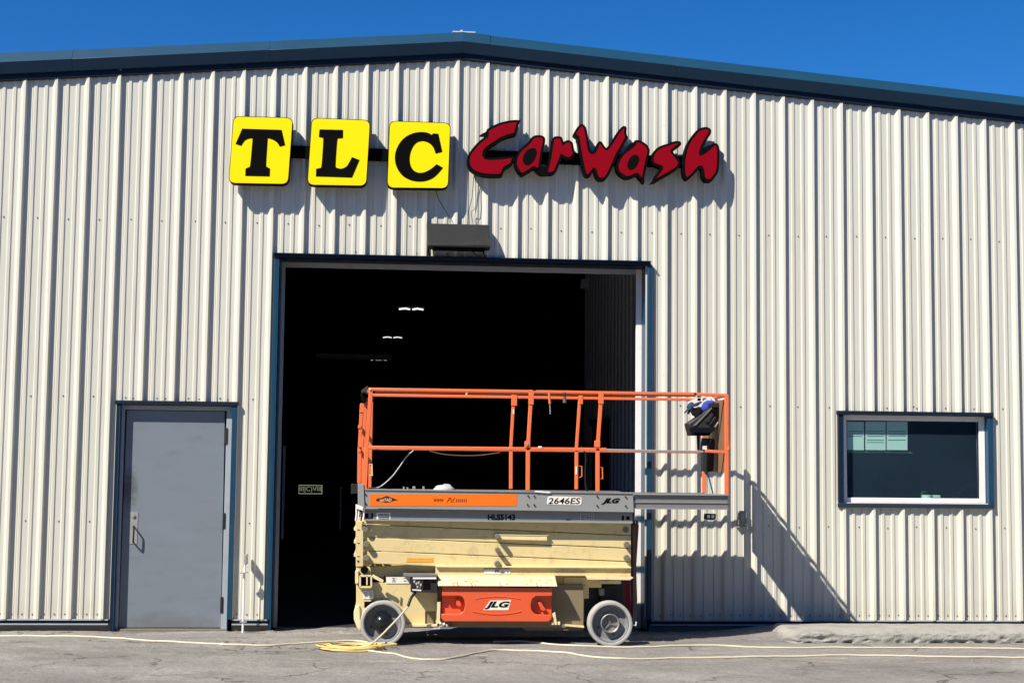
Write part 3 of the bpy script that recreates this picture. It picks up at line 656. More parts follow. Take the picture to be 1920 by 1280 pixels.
tag(MB().tube(smoothline([(x, .3, zz), (x+.01, .3, zz+.10), (x+.02, .3, zz+.13), (x+.06, .3, zz+.135)], 4), .012, 6).build('desk_lamp', M['blackmatte'], smooth=True), 'dark bent lamp arm beside the white dispenser in the window', 'lamp')
x, z = on_plane(1790, 930, .5)
ch = MB().tube(smoothline([(x-.05, .5, zz+.0), (x+.03, .5, zz+.12), (x+.15, .5, zz+.20), (x+.28, .5, zz+.22)], 6), .03, 8)
tag(ch.build('office_chair_back', M['blackmatte'], smooth=True), 'curved black chair back at the lower right behind the window', 'chair')

# interior lamps and sign
for k, (u, v, Y, w_) in enumerate(((771, 580, 11.5, .5), (736, 633, 19, .5), (710, 675, 27, .5))):
    x, z = on_plane(u, v, Y)
    E_ = empty('ceiling_light', (x, Y, z), ['nearest lit ceiling lamp inside the dark bay, brightest', 'middle lit ceiling lamp inside the dark bay', 'farthest and dimmest lit ceiling lamp inside the dark bay'][k], 'ceiling lamp', 'ceiling lamps inside the bay')
    MB().box(x-w_/2, x+w_/2, Y-.06, Y+.06, z+.035, z+.06).build('housing', M['inside'], E_)
    for s in (-1, 1):
        MB().tube([(x+s*.02, Y, z), (x+s*.11, Y, z+.016), (x+s*(w_/2-.03), Y, z)], .016 if k == 0 else .011, 6).build('lit_tube', M['lamp'], E_, smooth=True)
    MB().tube([(x, Y, z+.06), (x, Y, 5.5)], .008, 5).build('suspension_rod', M['inside'], E_)
a_, b2_ = on_plane(592, 667, 14), on_plane(735, 671, 14)
MB().box(a_[0], b2_[0], 14, 14.2, a_[1]-.05, a_[1]+.05).build('bay_beam', M['liner'], B)
a_, b2_ = on_plane(531, 835, 5), on_plane(534, 1010, 5)
MB().box(a_[0], a_[0]+.03, 5, 5.1, b2_[1], a_[1]).build('bay_conduit', M['liner'], B)
a_ = on_plane(637, 935, 9)
MB().box(a_[0], a_[0]+.03, 9, 9.1, a_[1]-.5, a_[1]+.2).build('bay_hose', M['liner'], B)
Y = 8.0
fr4 = pl([(560, 908.5), (604, 908), (604, 926), (560, 925.5)], Y)
x0, z1 = fr4[0]; x1, z0 = fr4[2]; t_ = .012
IS = MB().box(x0, x1, Y, Y+.05, z1-t_, z1).box(x0, x1, Y, Y+.05, z0, z0+t_).box(x1-t_, x1, Y, Y+.05, z0+t_, z1-t_).box(x0, x0+t_*.5, Y, Y+.05, z0+t_, z1-t_).build('wall_sign', M['glowframe'])
tag(IS, 'small dim sign with a pale border and an added glow deep inside the bay', 'sign')
MB().box(x0, x1, Y+.03, Y+.06, z0, z1).build('back_panel', M['insideblack'], IS)
text('sign_lettering', 'IIIJC)VIII', 562, 911.5, 602, 923, Y+.01, M['glowframe'], IS, bold=.0)

# ------------------------------------------------------------------ curb
cu = MB(); nx, prof = 110, []
cx0, cx1 = on_level(1479, 1205, .05)[0], 10.9
yb0, yb1 = -1.24, -.55
base = [(yb0, 0.0), (yb0-.004, .04), (yb0+.002, .078), (yb0+.010, .094), (yb0+.05, .102), (yb0+.2, .116), (yb0+.33, .124), (yb1-.04, .110), (yb1+.02, .04)]
fine_prof = []
for i in range(len(base)-1):
    for j in range(5):
        t = j/5; fine_prof.append((base[i][0]*(1-t)+base[i+1][0]*t, base[i][1]*(1-t)+base[i+1][1]*t))
fine_prof.append(base[-1]); pv = len(fine_prof); vs = []
NXC = 420
for i in range(NXC+1):
    x = cx0+(cx1-cx0)*i/NXC; e = min(1, (x-cx0)/.10); e = math.sqrt(max(0, 1-(1-e)**2))
    for (y, z) in fine_prof:
        ch = noise.noise(Vector((x*3.2, y*5, z*9)))
        lower = max(0, 1-z/.085)
        fr0 = (1 if y < yb0+.05 else 0); bite = (max(0, noise.noise(Vector((x*2.0, 0, 1.5)))+.05)*.06+.07*max(0, noise.noise(Vector((x*11, z*25, 4.5)))))*lower*fr0
        dy = bite+.008*noise.noise(Vector((x*14, y*20, z*30)))+.006*ch
        dz = .006*noise.noise(Vector((x*10, y*15, 7)))-.022*max(0, noise.noise(Vector((x*7, 3, 2)))-.12)*(y < yb0+.07 and z > .05)+.006*ch*(z > .09)
        yc = (yb0+yb1)/2
        vs.append((x+.012*noise.noise(Vector((y*20, z*20, 1)))*(i < 8), yc+(y-yc)*(.35+.65*e)+dy, (z*(.25+.75*e)+dz*(.5 if z > .09 else 1) if z > .001 else -.04)+.04))
fs = [(i*pv+j, i*pv+j+1, (i+1)*pv+j+1, (i+1)*pv+j) for i in range(NXC) for j in range(pv-1)]+[tuple(range(pv))]
cb = MB(); cb.add(vs, fs)
tag(cb.build('concrete_curb', M['concrete'], smooth=True), 'weathered chipped concrete curb lying below the window', 'curb')

# ------------------------------------------------------------------ scissor lift
YN, YB = -1.38, -.40
def A(u, v, Y=YN): return on_plane(u, v, Y)
L = empty('scissor_lift', (4.6, -.9, .045), 'tan and orange scissor lift with folded arms parked before the dark bay', 'scissor lift')
G0 = .045
# wheels
def wheel(cx, cz, yf, sgn, kind):
    yo = yf; w = .125*sgn
    wh = bpy.data.objects.new('wheel', None); C.objects.link(wh); wh.parent = L; ORG[wh.name] = ORG[L.name]
    rr = .200
    MB().lathe([(rr-.034, yo+w*.10), (rr-.031, yo+w*.03), (rr-.020, yo), (rr-.006, yo+w*.03), (rr, yo+w*.12), (rr, yo+w*.9), (rr-.012, yo+w), (rr-.034, yo+w*.98)], cx, cz, 56).build('tyre', M['tyre'], wh, smooth=True)
    rimp = [(rr-.034, yo+w*.10), (rr-.038, yo+w*.06), (rr-.042, yo+w*.12), (rr-.046, yo+w*.50), (rr-.060, yo+w*.62), (.085, yo+w*.62), (.082, yo+w*.5), (0, yo+w*.5)]
    rm = MB().lathe(rimp, cx, cz, 48).build('rim', M['rim'], wh, smooth=True)
    if kind == 'dome':
        MB().lathe([(0, yo-w*.10), (.02, yo-w*.09), (.045, yo+w*.0), (.066, yo+w*.18), (.082, yo+w*.2), (.088, yo+w*.3), (.088, yo+w*.6)], cx-.004, cz+.008, 32).build('hub_cap', mat('glossy_black_cap', (.012, .014, .016), .18, var=.1), wh, smooth=True)
    else:
        MB().lathe([(.080, yo+w*.60), (.086, yo+w*.15), (.080, yo+w*.10), (.072, yo+w*.15), (.070, yo+w*.45), (.03, yo+w*.48), (.0, yo+w*.42)], cx-.002, cz+.004, 32).build('hub', M['zincdark'], wh, smooth=True)
        hb_ = MB()
        for a in (90, 210, 330): hb_.beam((cx, yo+w*.40, cz), (cx+.062*math.cos(R(a+15)), yo+w*.40, cz+.062*math.sin(R(a+15))), .012, .014)
        hb_.build('hub_rib', M['zincdark'], wh)
    for a in (65, 130, 200, 290, 350):
        MB().cyl(cx+.108*math.cos(R(a)), yo+w*.5, yo+w*.62, cz+.108*math.sin(R(a)), .008, 6).build('wheel_nut', M['charcoal' if a in (290, 200) else 'zinc'], wh)
    return wh
c1 = A(717.5, 1168.5, -1.40); c2 = A(1144.5, 1168.5, -1.40)
WZ = (c1[1]+c2[1])/2
wheel(c1[0], WZ, -1.42, 1, 'dome'); wheel(c2[0], WZ, -1.42, 1, 'cup')
wheel(c1[0], WZ, -.38, -1, 'cup'); wheel(c2[0], WZ, -.38, -1, 'cup')
MB().tube([(c1[0], -1.33, WZ), (c1[0], -.45, WZ)], .03, 10).build('axle', M['blackmatte'], L, smooth=True)
MB().tube([(c2[0], -1.33, WZ), (c2[0], -.45, WZ)], .03, 10).build('axle', M['blackmatte'], L, smooth=True)
# chassis core
xl, xr = A(672, 1100)[0], A(1184, 1100)[0]
core = MB().box(c1[0]+.23, c2[0]-.23, -1.28, -.50, .19, .57)
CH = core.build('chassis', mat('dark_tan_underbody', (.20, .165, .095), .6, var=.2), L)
MB().box(xl+.05, xr-.03, -1.10, -.68, .30, .60).build('chassis_tunnel', M['blackmatte'], CH)
# near side plates
pz = [(690, 1091), (820, 1093), (820, 1172), (817, 1172), (817, 1145), (797, 1145), (797, 1172), (757, 1171), (700, 1140), (690, 1120)]
MB().prism(pl(pz, YN+.085), YN+.085, YN+.10).build('side_plate', M['tan'], CH)
MB().prism(pl([(668, 1062), (695, 1062), (697, 1092), (697, 1180), (683, 1180), (668, 1150)], YN+.04), YN+.04, YB-.04).build('rear_post', M['tan'], CH, bevel=.006)
MB().prism(pl([(667, 1137), (674, 1134), (676, 1184), (669, 1175), (663.5, 1160), (663.5, 1146)], YN+.02), YN+.02, YB-.02).build('bumper', M['cream'], CH, bevel=.006)
MB().prism(pl([(759, 1170.5), (820, 1169.5), (820, 1173.5), (759, 1174.5)], YN+.04), YN+.04, YN+.12).build('lower_lip', M['cream'], CH)
MB().prism(pl([(1042, 1080), (1104, 1080), (1104, 1121), (1095, 1122), (1095, 1176), (1042, 1173)], YN+.15), YN+.15, YN+.18).build('side_plate', M['tan'], CH)
MB().prism(pl([(1057, 1081.5), (1128, 1081.5), (1128, 1101), (1057, 1101)], YN+.13), YN+.13, YN+.15).build('access_panel', M['tan'], CH, bevel=.003)
MB().prism(pl([(1060, 1170), (1095, 1173), (1095, 1176), (1060, 1173)], YN+.06), YN+.06, YN+.10).build('lower_lip', M['cream'], CH)
MB().prism(pl([(822, 1165), (1095, 1174), (1093, 1181), (985, 1181), (978, 1176), (822, 1174)], YN+.11), YN+.11, YB-.1).build('pothole_guard', mat('dark_guard', (.12, .10, .06), .6), CH)
MB().prism(pl([(812, 1174), (850, 1174.5), (850, 1176.5), (812, 1178)], YN+.05), YN+.05, YN+.15).build('guard_lever', M['white'], CH)
MB().prism(pl([(795, 1143), (822, 1143), (822, 1174), (795, 1174)], YN+.115), YN+.115, YN+.125).build('hole_shade_sheet', M['black'], CH)  # black sheet painting the darkness inside the plate's hole
# top rail of chassis
fr_ = A(817, 1079); 
MB().prism(pl([(817, 1062.5), (1183, 1064.5), (1183, 1079.5), (817, 1079)], YN+.02), YN+.02, YB-.02).build('chassis_rail', M['tan'], CH, bevel=.003)
MB().prism(pl([(817, 1060), (1183, 1062), (1183, 1064.5), (817, 1062.5)], YN), YN-.008, YN+.06).build('rail_flange', M['cream'], CH)
MB().prism(pl([(1099, 1079.6), (1184, 1080), (1187, 1082), (1180, 1086.5), (1101, 1085.5)], YN), YN-.03, YN+.3).build('end_shelf', M['cream'], CH, bevel=.002)
MB().prism(pl([(1126.5, 1088), (1164.5, 1088), (1164.5, 1094), (1126.5, 1094)], YN), YN+.0, YN+.1).build('small_bar', M['cream'], CH, bevel=.002)
MB().prism(rrect(pl([(1128, 1096), (1160, 1096), (1158, 1128), (1124, 1128)], -1.2), .05), -1.2, -1.0).build('drive_motor', M['charcoal'], CH, bevel=.01)
MB().prism(pl([(1123, 1103), (1133, 1103), (1133, 1116), (1124, 1116)], -1.22), -1.22, -1.18).build('motor_plug', M['zincdark'], CH, bevel=.004)
# gas can / red thing behind wheel
tag(MB().prism(pl([(1163, 1088), (1182, 1086), (1186, 1150), (1181, 1172), (1150, 1172), (1150, 1150), (1159, 1128)], -.95), -.95, -.62).build('red_can', M['redpaint'], bevel=.012), 'dark red plastic can standing behind the right front wheel of the lift', 'can')
# tray cover and tray
def lofty(name, pts, y0, y1, m, par, **k): return MB().prism(pl(pts, y0), y0, y1).build(name, M[m], par, **k)
cv = MB(); c_ = pl([(820, 1078.5), (1041, 1079.5), (1043.5, 1097.5), (821, 1096.5)], -1.40)
(ax, az), (bx, bz), (dx_, dz_), (ex, ez) = c_
cv.add([(ax, -1.39, az), (bx, -1.39, bz), (dx_, -1.475, dz_), (ex, -1.475, ez), (ax, -1.27, az), (bx, -1.27, bz), (dx_, -1.27, dz_), (ex, -1.27, ez)],
       [(0, 1, 2, 3), (0, 4, 5, 1), (3, 2, 6, 7), (0, 3, 7, 4), (1, 5, 6, 2), (4, 7, 6, 5)])
CV = cv.build('tray_cover', M['cream'], CH, bevel=.004)
YT = -1.44
tp = [(150, 305), (1730, 322), (1730, 435), (1495, 438), (1443, 478), (1422, 560), (1432, 635), (1475, 685), (1535, 708), (1726, 708), (1722, 760), (1680, 805), (172, 800), (140, 755), (136, 697), (400, 697), (455, 660), (478, 585), (470, 505), (440, 450), (400, 432), (146, 432)]
TR = MB().prism(pl(tp, YT, 7.68, (810, 1060)), YT, YT+.075).build('battery_tray', M['tray'], CH, bevel=.004)
lofty('tray_back', [(829, 1100), (1034, 1102), (1034, 1164), (829, 1163)], YT+.075, YT+.16, 'tray', TR)
for (a0, b0, c0, d0) in ((855, 1122, 858, 1134), (1008, 1128, 1016, 1142)):
    lofty('handle_rib', [(a0, b0), (a0+6, b0), (c0+8, d0), (c0+3, d0+3), (c0-2, d0)], YT+.03, YT+.075, 'tray', TR, bevel=.004)
def arc(u0_, v0_, u1_, v1_, sag, r, m, nm):
    P = []
    for j in range(17):
        t = j/16; x, z = on_plane(u0_+(u1_-u0_)*t, v0_+(v1_-v0_)*t+sag*4*t*(1-t), YT); P.append((x, YT, z))
    MB().tube(P, r, 6).build(nm, m, TR, smooth=True)
arc(891, 1122, 976, 1122.5, -4.5, .0045, M['tray'], 'raised_line'); arc(886, 1145, 978, 1145, 6, .0055, M['tray'], 'raised_line')
lofty('logo_plate', [(906, 1143), (919, 1125), (958.5, 1124), (953, 1143)], YT-.002, YT, 'paper', TR)
text('tray_logo', 'JLG', 908.5, 1126.5, 956.5, 1141.5, YT-.0035, M['ink'], TR, shear=.35, bold=.045)
# warning marks on the cover
rb = random.Random(3)
fy = lambda v: -1.39-.085*(v-1078.5)/18.5
mk = MB()
for k in range(90):
    u = rb.uniform(845, 1036); v = rb.uniform(1081, 1095); w = rb.uniform(.6, 2.6); h = rb.choice([.5, .6, 1.6])
    if rb.random() < .15: w, h = rb.uniform(4, 12), .45
    Y = fy(v)-.004
    mk.prism(pl([(u, v), (u+w, v), (u+w+.3, v+h), (u, v+h)], Y), Y-.001, Y)
mk.build('worn_print', mat('faded_brown_print', (.36, .20, .11), .6, var=.3, vscale=30), CV, kind='stuff')
for u in (849, 857, 883, 937, 1005): 
    lofty('slot', [(u, 1092), (u+1.2, 1092), (u+1.2, 1096.5), (u, 1096.5)], -1.479, -1.477, 'brownsteel', CV)
decal('hazard_sticker', 907.5, 1066, 957, 1075.8, YN+.018, M['paper'], CH)
decal('sticker_band', 907.5, 1065.3, 957, 1066.4, YN+.014, M['ink'], CH)
text('sticker_mark', 'm', 928, 1068, 936, 1073, YN+.0145, M['ink'], CH)
text('sticker_mark', 'III/ II', 940, 1068.5, 954, 1074, YN+.0145, mat('grey_print', (.25, .25, .25), .6), CH, bold=0)
# hinge clips by the tray
for u in (1034, 1040, 1046): lofty('hinge_clip', [(u, 1165), (u+4.5, 1165), (u+4.5, 1171), (u, 1171)], YN-.04, YN, 'cream', CH, bevel=.003)
lofty('latch', [(1036, 1150), (1041, 1147), (1044, 1165), (1038, 1166)], YN-.04, YN-.02, 'cream', CH, bevel=.002)
lofty('latch', [(820, 1128), (826, 1128), (825, 1166), (819, 1170)], YN-.02, YN+.05, 'cream', CH, bevel=.002)
for u, v in ((823, 1166), (830, 1168), (836, 1170)): lofty('hinge_clip', [(u, v), (u+4, v-1), (u+5, v+3), (u+1, v+4)], YN-.03, YN, 'white', CH, bevel=.003)
# charger box with panel
CB = lofty('charger_box', [(771, 1080), (818.5, 1078.5), (821, 1111), (770, 1109)], -1.45, -1.29, 'charcoal', CH, bevel=.004)
lofty('charger_lid', [(756, 1076), (819.5, 1076.5), (820, 1080), (771, 1080.5), (756, 1079)], -1.46, -1.30, 'zincdark', CB)
lofty('display_lid', [(774, 1081.5), (818, 1081.5), (818, 1085), (774, 1085)], -1.456, -1.45, 'white', CB)
lofty('display', [(793.5, 1086), (806.5, 1086), (806.5, 1104), (793.5, 1104)], -1.454, -1.45, 'black', CB)
for u, v in ((775, 1088), (779, 1092), (783, 1090), (787, 1094), (781, 1098), (786, 1100)):
    lofty('battery_plug', [(u, v), (u+3.5, v-1), (u+3, v+4), (u+.5, v+4)], -1.456, -1.45, 'whitecloth' if (u % 2) else 'brownsteel', CB)
lofty('vent', [(808, 1087), (817, 1087), (817, 1092), (808, 1092)], -1.453, -1.45, 'black', CB)
lofty('lower_ledge', [(773, 1104), (790, 1105), (790, 1107.5), (773, 1106)], -1.457, -1.45, 'white', CB)
decal('instruction_sticker', 724, 1081, 768.5, 1093, YN+.083, M['paper'], CH, .004)
for u, v, w in ((735, 1083, 6), (736, 1086, 5), (735, 1089, 7), (743, 1084, 1), (757, 1083, 4), (757, 1088, 5), (763, 1086, 1)):
    decal('print_line', u, v, u+w, v+.9, YN+.078, M['ink'], CH, .0015)
decal('capacity_sticker', 681, 1106.5, 700, 1122, YN+.038, M['paper'], CH, .004)
for u in (684, 687.5, 692, 695, 697): decal('print_line', u, 1109, u+.9, 1119, YN+.033, mat('soft_print', (.35, .35, .34), .6) if u == 684 else bpy.data.materials['soft_print'], CH, .001)
decal('cutout', 683, 1127, 699, 1138, YN+.038, M['black'], CH, .003)
# step / ladder brackets on the left end
x0, z0 = A(672, 1080, -1.40)
lad = lambda pts, y0, y1, m, nm: lofty(nm, pts, y0, y1, m, L, bevel=.002)
lad([(666, 1071), (672, 1070), (672, 1092), (666, 1094)], -1.42, -1.25, 'cream', 'step_bracket')
stp = MB()
o_ = pl([(675, 1079), (696, 1079), (696, 1100), (675, 1100)], -1.44); i_ = pl([(678, 1082), (686, 1082), (686, 1091), (678, 1091)], -1.44)
for k in range(4):
    a, b_ = o_[k], o_[(k+1) % 4]; stp.beam((a[0], -1.43, a[1]), (b_[0], -1.43, b_[1]), .02, .014)
a, b_ = on_plane(688, 1079, -1.44), on_plane(688, 1096, -1.44); stp.beam((a[0], -1.43, a[1]), (b_[0], -1.43, b_[1]), .02, .012)
stp.build('step', M['cream'], L)
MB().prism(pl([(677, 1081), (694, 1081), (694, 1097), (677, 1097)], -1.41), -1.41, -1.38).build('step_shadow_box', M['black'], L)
a, b_ = on_plane(698, 1079, -1.41), on_plane(719, 1090, -1.41)
MB().beam((a[0], -1.40, a[1]), (b_[0], -1.40, b_[1]), .02, .028).build('steering_link', M['cream'], L, bevel=.003)
a, b_ = on_plane(721, 1078, -1.41), on_plane(719.5, 1092, -1.41)
MB().beam((a[0], -1.42, a[1]), (b_[0], -1.42, b_[1]), .012, .008).build('link_pin', M['black'], L)
# ladder rails on the end
for yy in (YN+.03, YB-.08):
    MB().prism(pl([(667, 977), (681, 977), (681, 1062), (667, 1062)], YN), yy, yy+.05).build('ladder_rail', M['tan'], L, bevel=.003)
for v in (992, 1016, 1041): 
    x, z = A(674, v); MB().box(x-.05, x+.0, YN+.05, YB-.05, z-.014, z+.014).build('ladder_rung', M['tan'], L, bevel=.003)
for v in (992, 1017, 1042): decal('rung_slot', 670, v, 674, v+1, YN+.028, M['black'], L, .002)
decal('rung_slot', 670, 1050, 673, 1053, YN+.028, M['black'], L, .002)
# scissor arms
lines = [((676, 957), (1183, 978)), ((676, 981.8), (1183, 1003)), ((676, 1006.3), (1183, 1027.6)), ((676, 1031.7), (1183, 1052.5)), ((676, 1056), (1183, 1077))]
for k in range(4):
    (a0, b0), (c0, d0) = lines[k]; (a1, b1), (c1_, d1) = lines[k+1]
    for y0, y1 in ((YN+.06, YN+.115), (YB-.115, YB-.06)):
        p_ = pl([(a0, b0+.7), (c0, d0+.7), (c1_, d1-.7), (a1, b1-.7)], YN+.06)
        if k == 3: p_ = pl([(690, b0+1.2), (c0, d0+.7), (c1_, d1-.7), (700, b1+0), (683, b1-6), (680, b0+1.0)], YN+.06)
        MB().prism(p_, y0, y1).build('scissor_arm', M['tan'], L, bevel=.004)
inner = [((690, 1000), (1183, 979)), ((690, 1024), (1183, 1003)), ((690, 1049), (1183, 1028)), ((690, 1073), (1183, 1053))]
for k, ((a0, b0), (c0, d0)) in enumerate(inner):
    for y0 in (YN+.15, YB-.20):
        MB().prism(pl([(a0, b0-10), (c0, d0-10), (c0, d0+10), (a0, b0+10)], YN+.10), y0, y0+.05).build('inner_scissor_arm', M['tan'], L, bevel=.003)
for u, v, ln in ((687, 1019, .05), (687, 1045, .05), (685, 991, .04), (1174, 993, .0), (1175, 1020, .03), (1175, 1045, .025), (932, 1004.5, .09), (932, 1029.5, .10), (932, 1056, .07)):
    x, z = A(u, v, YN+.03)
    MB().cyl(x, YN+.06-ln-.012, YN+.06, z, .027 if ln < .08 else .022, 16).build('pivot_pin', M['pin'], L, bevel=.003, smooth=True)
lofty('maintenance_prop', [(937, 1003), (1026, 1004.5), (1026, 1013), (937, 1011)], YN+.022, YN+.06, 'cream', L, bevel=.003)
lofty('maintenance_prop_channel', [(935, 1001), (1028, 1002.5), (1028, 1004), (935, 1003)], YN+.018, YN+.06, 'tan', L)
decal('arm_sticker', 762, 1045, 812, 1052.5, YN+.058, M['amber'], L, .0015)
decal('arm_sticker_line', 763, 1048, 811, 1048.6, YN+.0562, mat('dark_amber', (.5, .25, .02), .5), L, .001)
xx, zz_ = A(676, 1069); MB().lathe([(.0, YN-.02), (.03, YN-.02), (.034, YN), (.034, YN+.05)], A(683, 1068)[0], A(683, 1068)[1], 16).build('grease_cap', M['black'], L, smooth=True)
# brown end leg and hook at the right
lofty('end_leg', [(1185, 985), (1191, 983), (1193, 1100), (1192, 1165), (1186, 1170), (1187, 1100)], YN+.25, YN+.35, 'brownsteel', L, bevel=.003)
lofty('end_leg', [(1190, 988), (1196, 975), (1198, 985), (1193, 1062), (1195, 1125), (1190, 1165)], YN+.5, YN+.56, 'brownsteel', L, bevel=.003)
a = A(1186, 1171, YN+.2); MB().tube([(a[0]-.02, YN+.2, a[1]), (a[0]+.03, YN+.2, a[1]-.005), (a[0]+.035, YN+.2, a[1]+.03)], .007, 6).build('tie_down_hook', M['white'], L, smooth=True)

# platform
ztop = A(930, 920)[1]; 
UP = MB().prism(pl([(684, 918), (1187, 925), (1189, 960), (684, 952.5)], YN-.02), YN-.02, YN+.015).build('deck_side', M['zinc'], L, bevel=.003)
lofty('deck_top_flange', [(684, 916), (1187, 923.5), (1187, 925.2), (684, 918.2)], YN-.03, YN+.05, 'zinc', UP)
lofty('deck_side_lower', [(684, 953), (1186, 960), (1186, 978.5), (684, 973)], YN+.028, YN+.05, 'zincdark', UP)  # shade under the upper band partly put into the darker steel
lofty('deck_lip', [(684, 973), (1186, 978.5), (1186, 980.8), (684, 975.3)], YN-.035, YN+.03, 'zinc', UP)
zf = A(900, 922)[1]
dk = MB(); xa, xb = A(684, 918)[0], A(1187, 925)[0]
dk.box(xa, xb, YN+.052, YB, zf-.03, zf-.0)
dk.box(xa, xb, YB-.03, YB, zf-.24, zf-.03)
dk.build('deck_floor', M['zincdark'], L)
xe = A(1365, 930)[0]; ze0, ze1 = A(1365, 953)[1], A(1365, 928.5)[1]
ext = MB()
ext.box(xb+.01, xe, YN+.002, YN+.02, ze0, ze1)
EX = ext.build('extension_deck_side', M['zincdark'], L, bevel=.002)
MB().box(xb+.01, xe, YN-.022, YN+.02, ze1, ze1+.012).build('extension_flange', M['zinc'], EX)
MB().box(xb+.01, xe, YN-.022, YN+.02, ze0-.010, ze0).build('extension_flange', M['zinc'], EX)
MB().box(xb+.01, xe-.01, YN-.008, YN+.0, ze0+.048, ze0+.056).build('extension_flange', M['zinc'], EX)
MB().box(xb-.3, xe-.004, YN+.05, YB+.02, ze1-.05, ze1-.018).build('extension_floor', M['zincdark'], L)
MB().box(xb+.01, xe, YB, YB+.02, ze0, ze1).build('extension_deck_side', M['zincdark'], L)
MB().box(xe-.012, xe, YN+.02, YB, ze0, ze1).build('extension_end_plate', M['zinc'], L)
# end bracket left of deck
lofty('gate_bracket', [(671, 905), (682, 908), (684, 953), (682, 955), (671, 944)], YN-.03, YN+.05, 'zinc', L, bevel=.003)
lofty('manual_box', [(658, 907), (672, 907), (672, 924), (658, 926)], YN+.2, YN+.35, 'charcoal', L, bevel=.003)
lofty('hose_guide', [(667, 945), (681, 950), (681, 957), (667, 953)], YN-.04, YN+.05, 'white', L, bevel=.003)
for u in (668, 672.5, 678, 682):
    P = pl([(u, 952), (u+.5, 962), (u-1, 976)], YN-.02); MB().tube([(p[0], YN-.02, p[1]) for p in P], .007, 6).build('hydraulic_hose', M['white'] if u != 678 else M['blackcord'], L, smooth=True)
# decals on the deck side
YD = YN-.021
decal('orange_banner', 693, 925.5, 969, 948.2, YD, M['decal'], UP, .0015)
q = pl([(704.5, 937), (708, 933.5), (714, 933.5), (725, 929), (734, 932.5), (746, 936.5), (736, 939), (728, 941.5), (723, 942), (713, 939.5), (707, 939.5)], YD-.002)
MB().prism(q, YD-.003, YD-.0015).build('logo_diamond', mat('dark_purple_print', (.035, .012, .03), .5), UP)
text('logo_lettering', 'uniTAD', 712, 933.8, 734, 939.6, YD-.0035, mat('pale_orange_print', (.85, .55, .25), .5), UP, shear=.2, bold=.02)
text('banner_web_text', 'WWW', 813, 934.5, 832, 940.6, YD-.002, M['ink'], UP, shear=.2, bold=.02)
text('banner_web_text', 'Pd.', 838, 932.5, 853, 941.5, YD-.002, M['ink'], UP, shear=.45, bold=.0)
text('banner_web_text', 'IIIIII', 855, 935, 875, 941, YD-.002, mat('brown_print', (.16, .03, .015), .5), UP, bold=.02)
MB().prism(rrect(pl([(1027, 929.5), (1091, 931.5), (1090, 946.5), (1025, 945.5)], YD-.001), .02), YD-.002, YD).build('model_plate', M['paper'], UP)
text('model_lettering', '2646ES', 1027.5, 932.7, 1088.5, 944.6, YD-.003, M['ink'], UP, shear=.18, bold=.015)
text('maker_lettering', 'JLG', 1127.5, 933.3, 1163, 945.3, YD-.002, M['ink'], UP, shear=.45, bold=.05)
text('fleet_lettering', 'HLS5143', 914.5, 963.5, 966, 974.7, YN+.026, M['ink'], UP, bold=.04)
decal('data_plate', 706, 961, 732, 973, YN+.0275, M['paper'], UP, .0015)
for v in (963, 965.5, 968.5, 971): decal('data_print', 709, v, 730, v+1.4, YN+.0255, M['charcoal'], UP, .001)
decal('data_plate', 1087.5, 962.5, 1113.5, 974, YN+.0275, M['zinc'], UP, .0015)
text('data_print', 'IIIFIITI', 1090, 964, 1111, 968.3, YN+.0255, M['ink'], UP, bold=0); text('data_print', 'IZ7FTI', 1090, 969, 1111, 973.3, YN+.0255, M['ink'], UP, bold=0)
for u0_, v0_, u1_, v1_ in ((684, 962, 691, 970), (696, 961.5, 699.5, 971.5), (1166, 966, 1170, 975), (1174, 967.5, 1180.5, 974), (1061, 973, 1070, 974.5)):
    decal('slot', u0_, v0_, u1_, v1_, YN+.0275, M['black'], UP, .001)
for u, v in ((990, 929), (1001.5, 929.3), (989, 945.5), (1001.5, 946), (1119.5, 930), (1173, 931), (1119.5, 947.5), (1173, 948), (685, 926), (685, 943)):
    x, z = on_plane(u, v, YN-.02); MB().cyl(x, YN-.032, YN-.02, z, .0075, 8).build('bolt', M['charcoal'], UP)

# guard rails ---------------------------------------------------------------
RW = .038
def post(u0_, v0_, um, vm, u1_, v1_, Y, w=.037, nm='rail_post', m='orange'):
    a, b_, c = on_plane(u0_, v0_, Y), on_plane(um, vm, Y), on_plane(u1_, v1_, Y)
    mb = MB(); mb.beam((a[0], Y, a[1]), (b_[0], Y, b_[1]), .03, w); mb.beam((b_[0], Y+.001, b_[1]), (c[0], Y+.001, c[1]), .029, w*.9)
    o = mb.build(nm, M[m], L, bevel=.004); return o
def rail(u0_, v0_, u1_, v1_, Y, w=.033, nm='guard_rail', m='orange', dp=.03):
    a, b_ = on_plane(u0_, v0_, Y), on_plane(u1_, v1_, Y)
    return MB().beam((a[0], Y, a[1]), (b_[0], Y, b_[1]), dp, w).build(nm, M[m], L, bevel=.004)
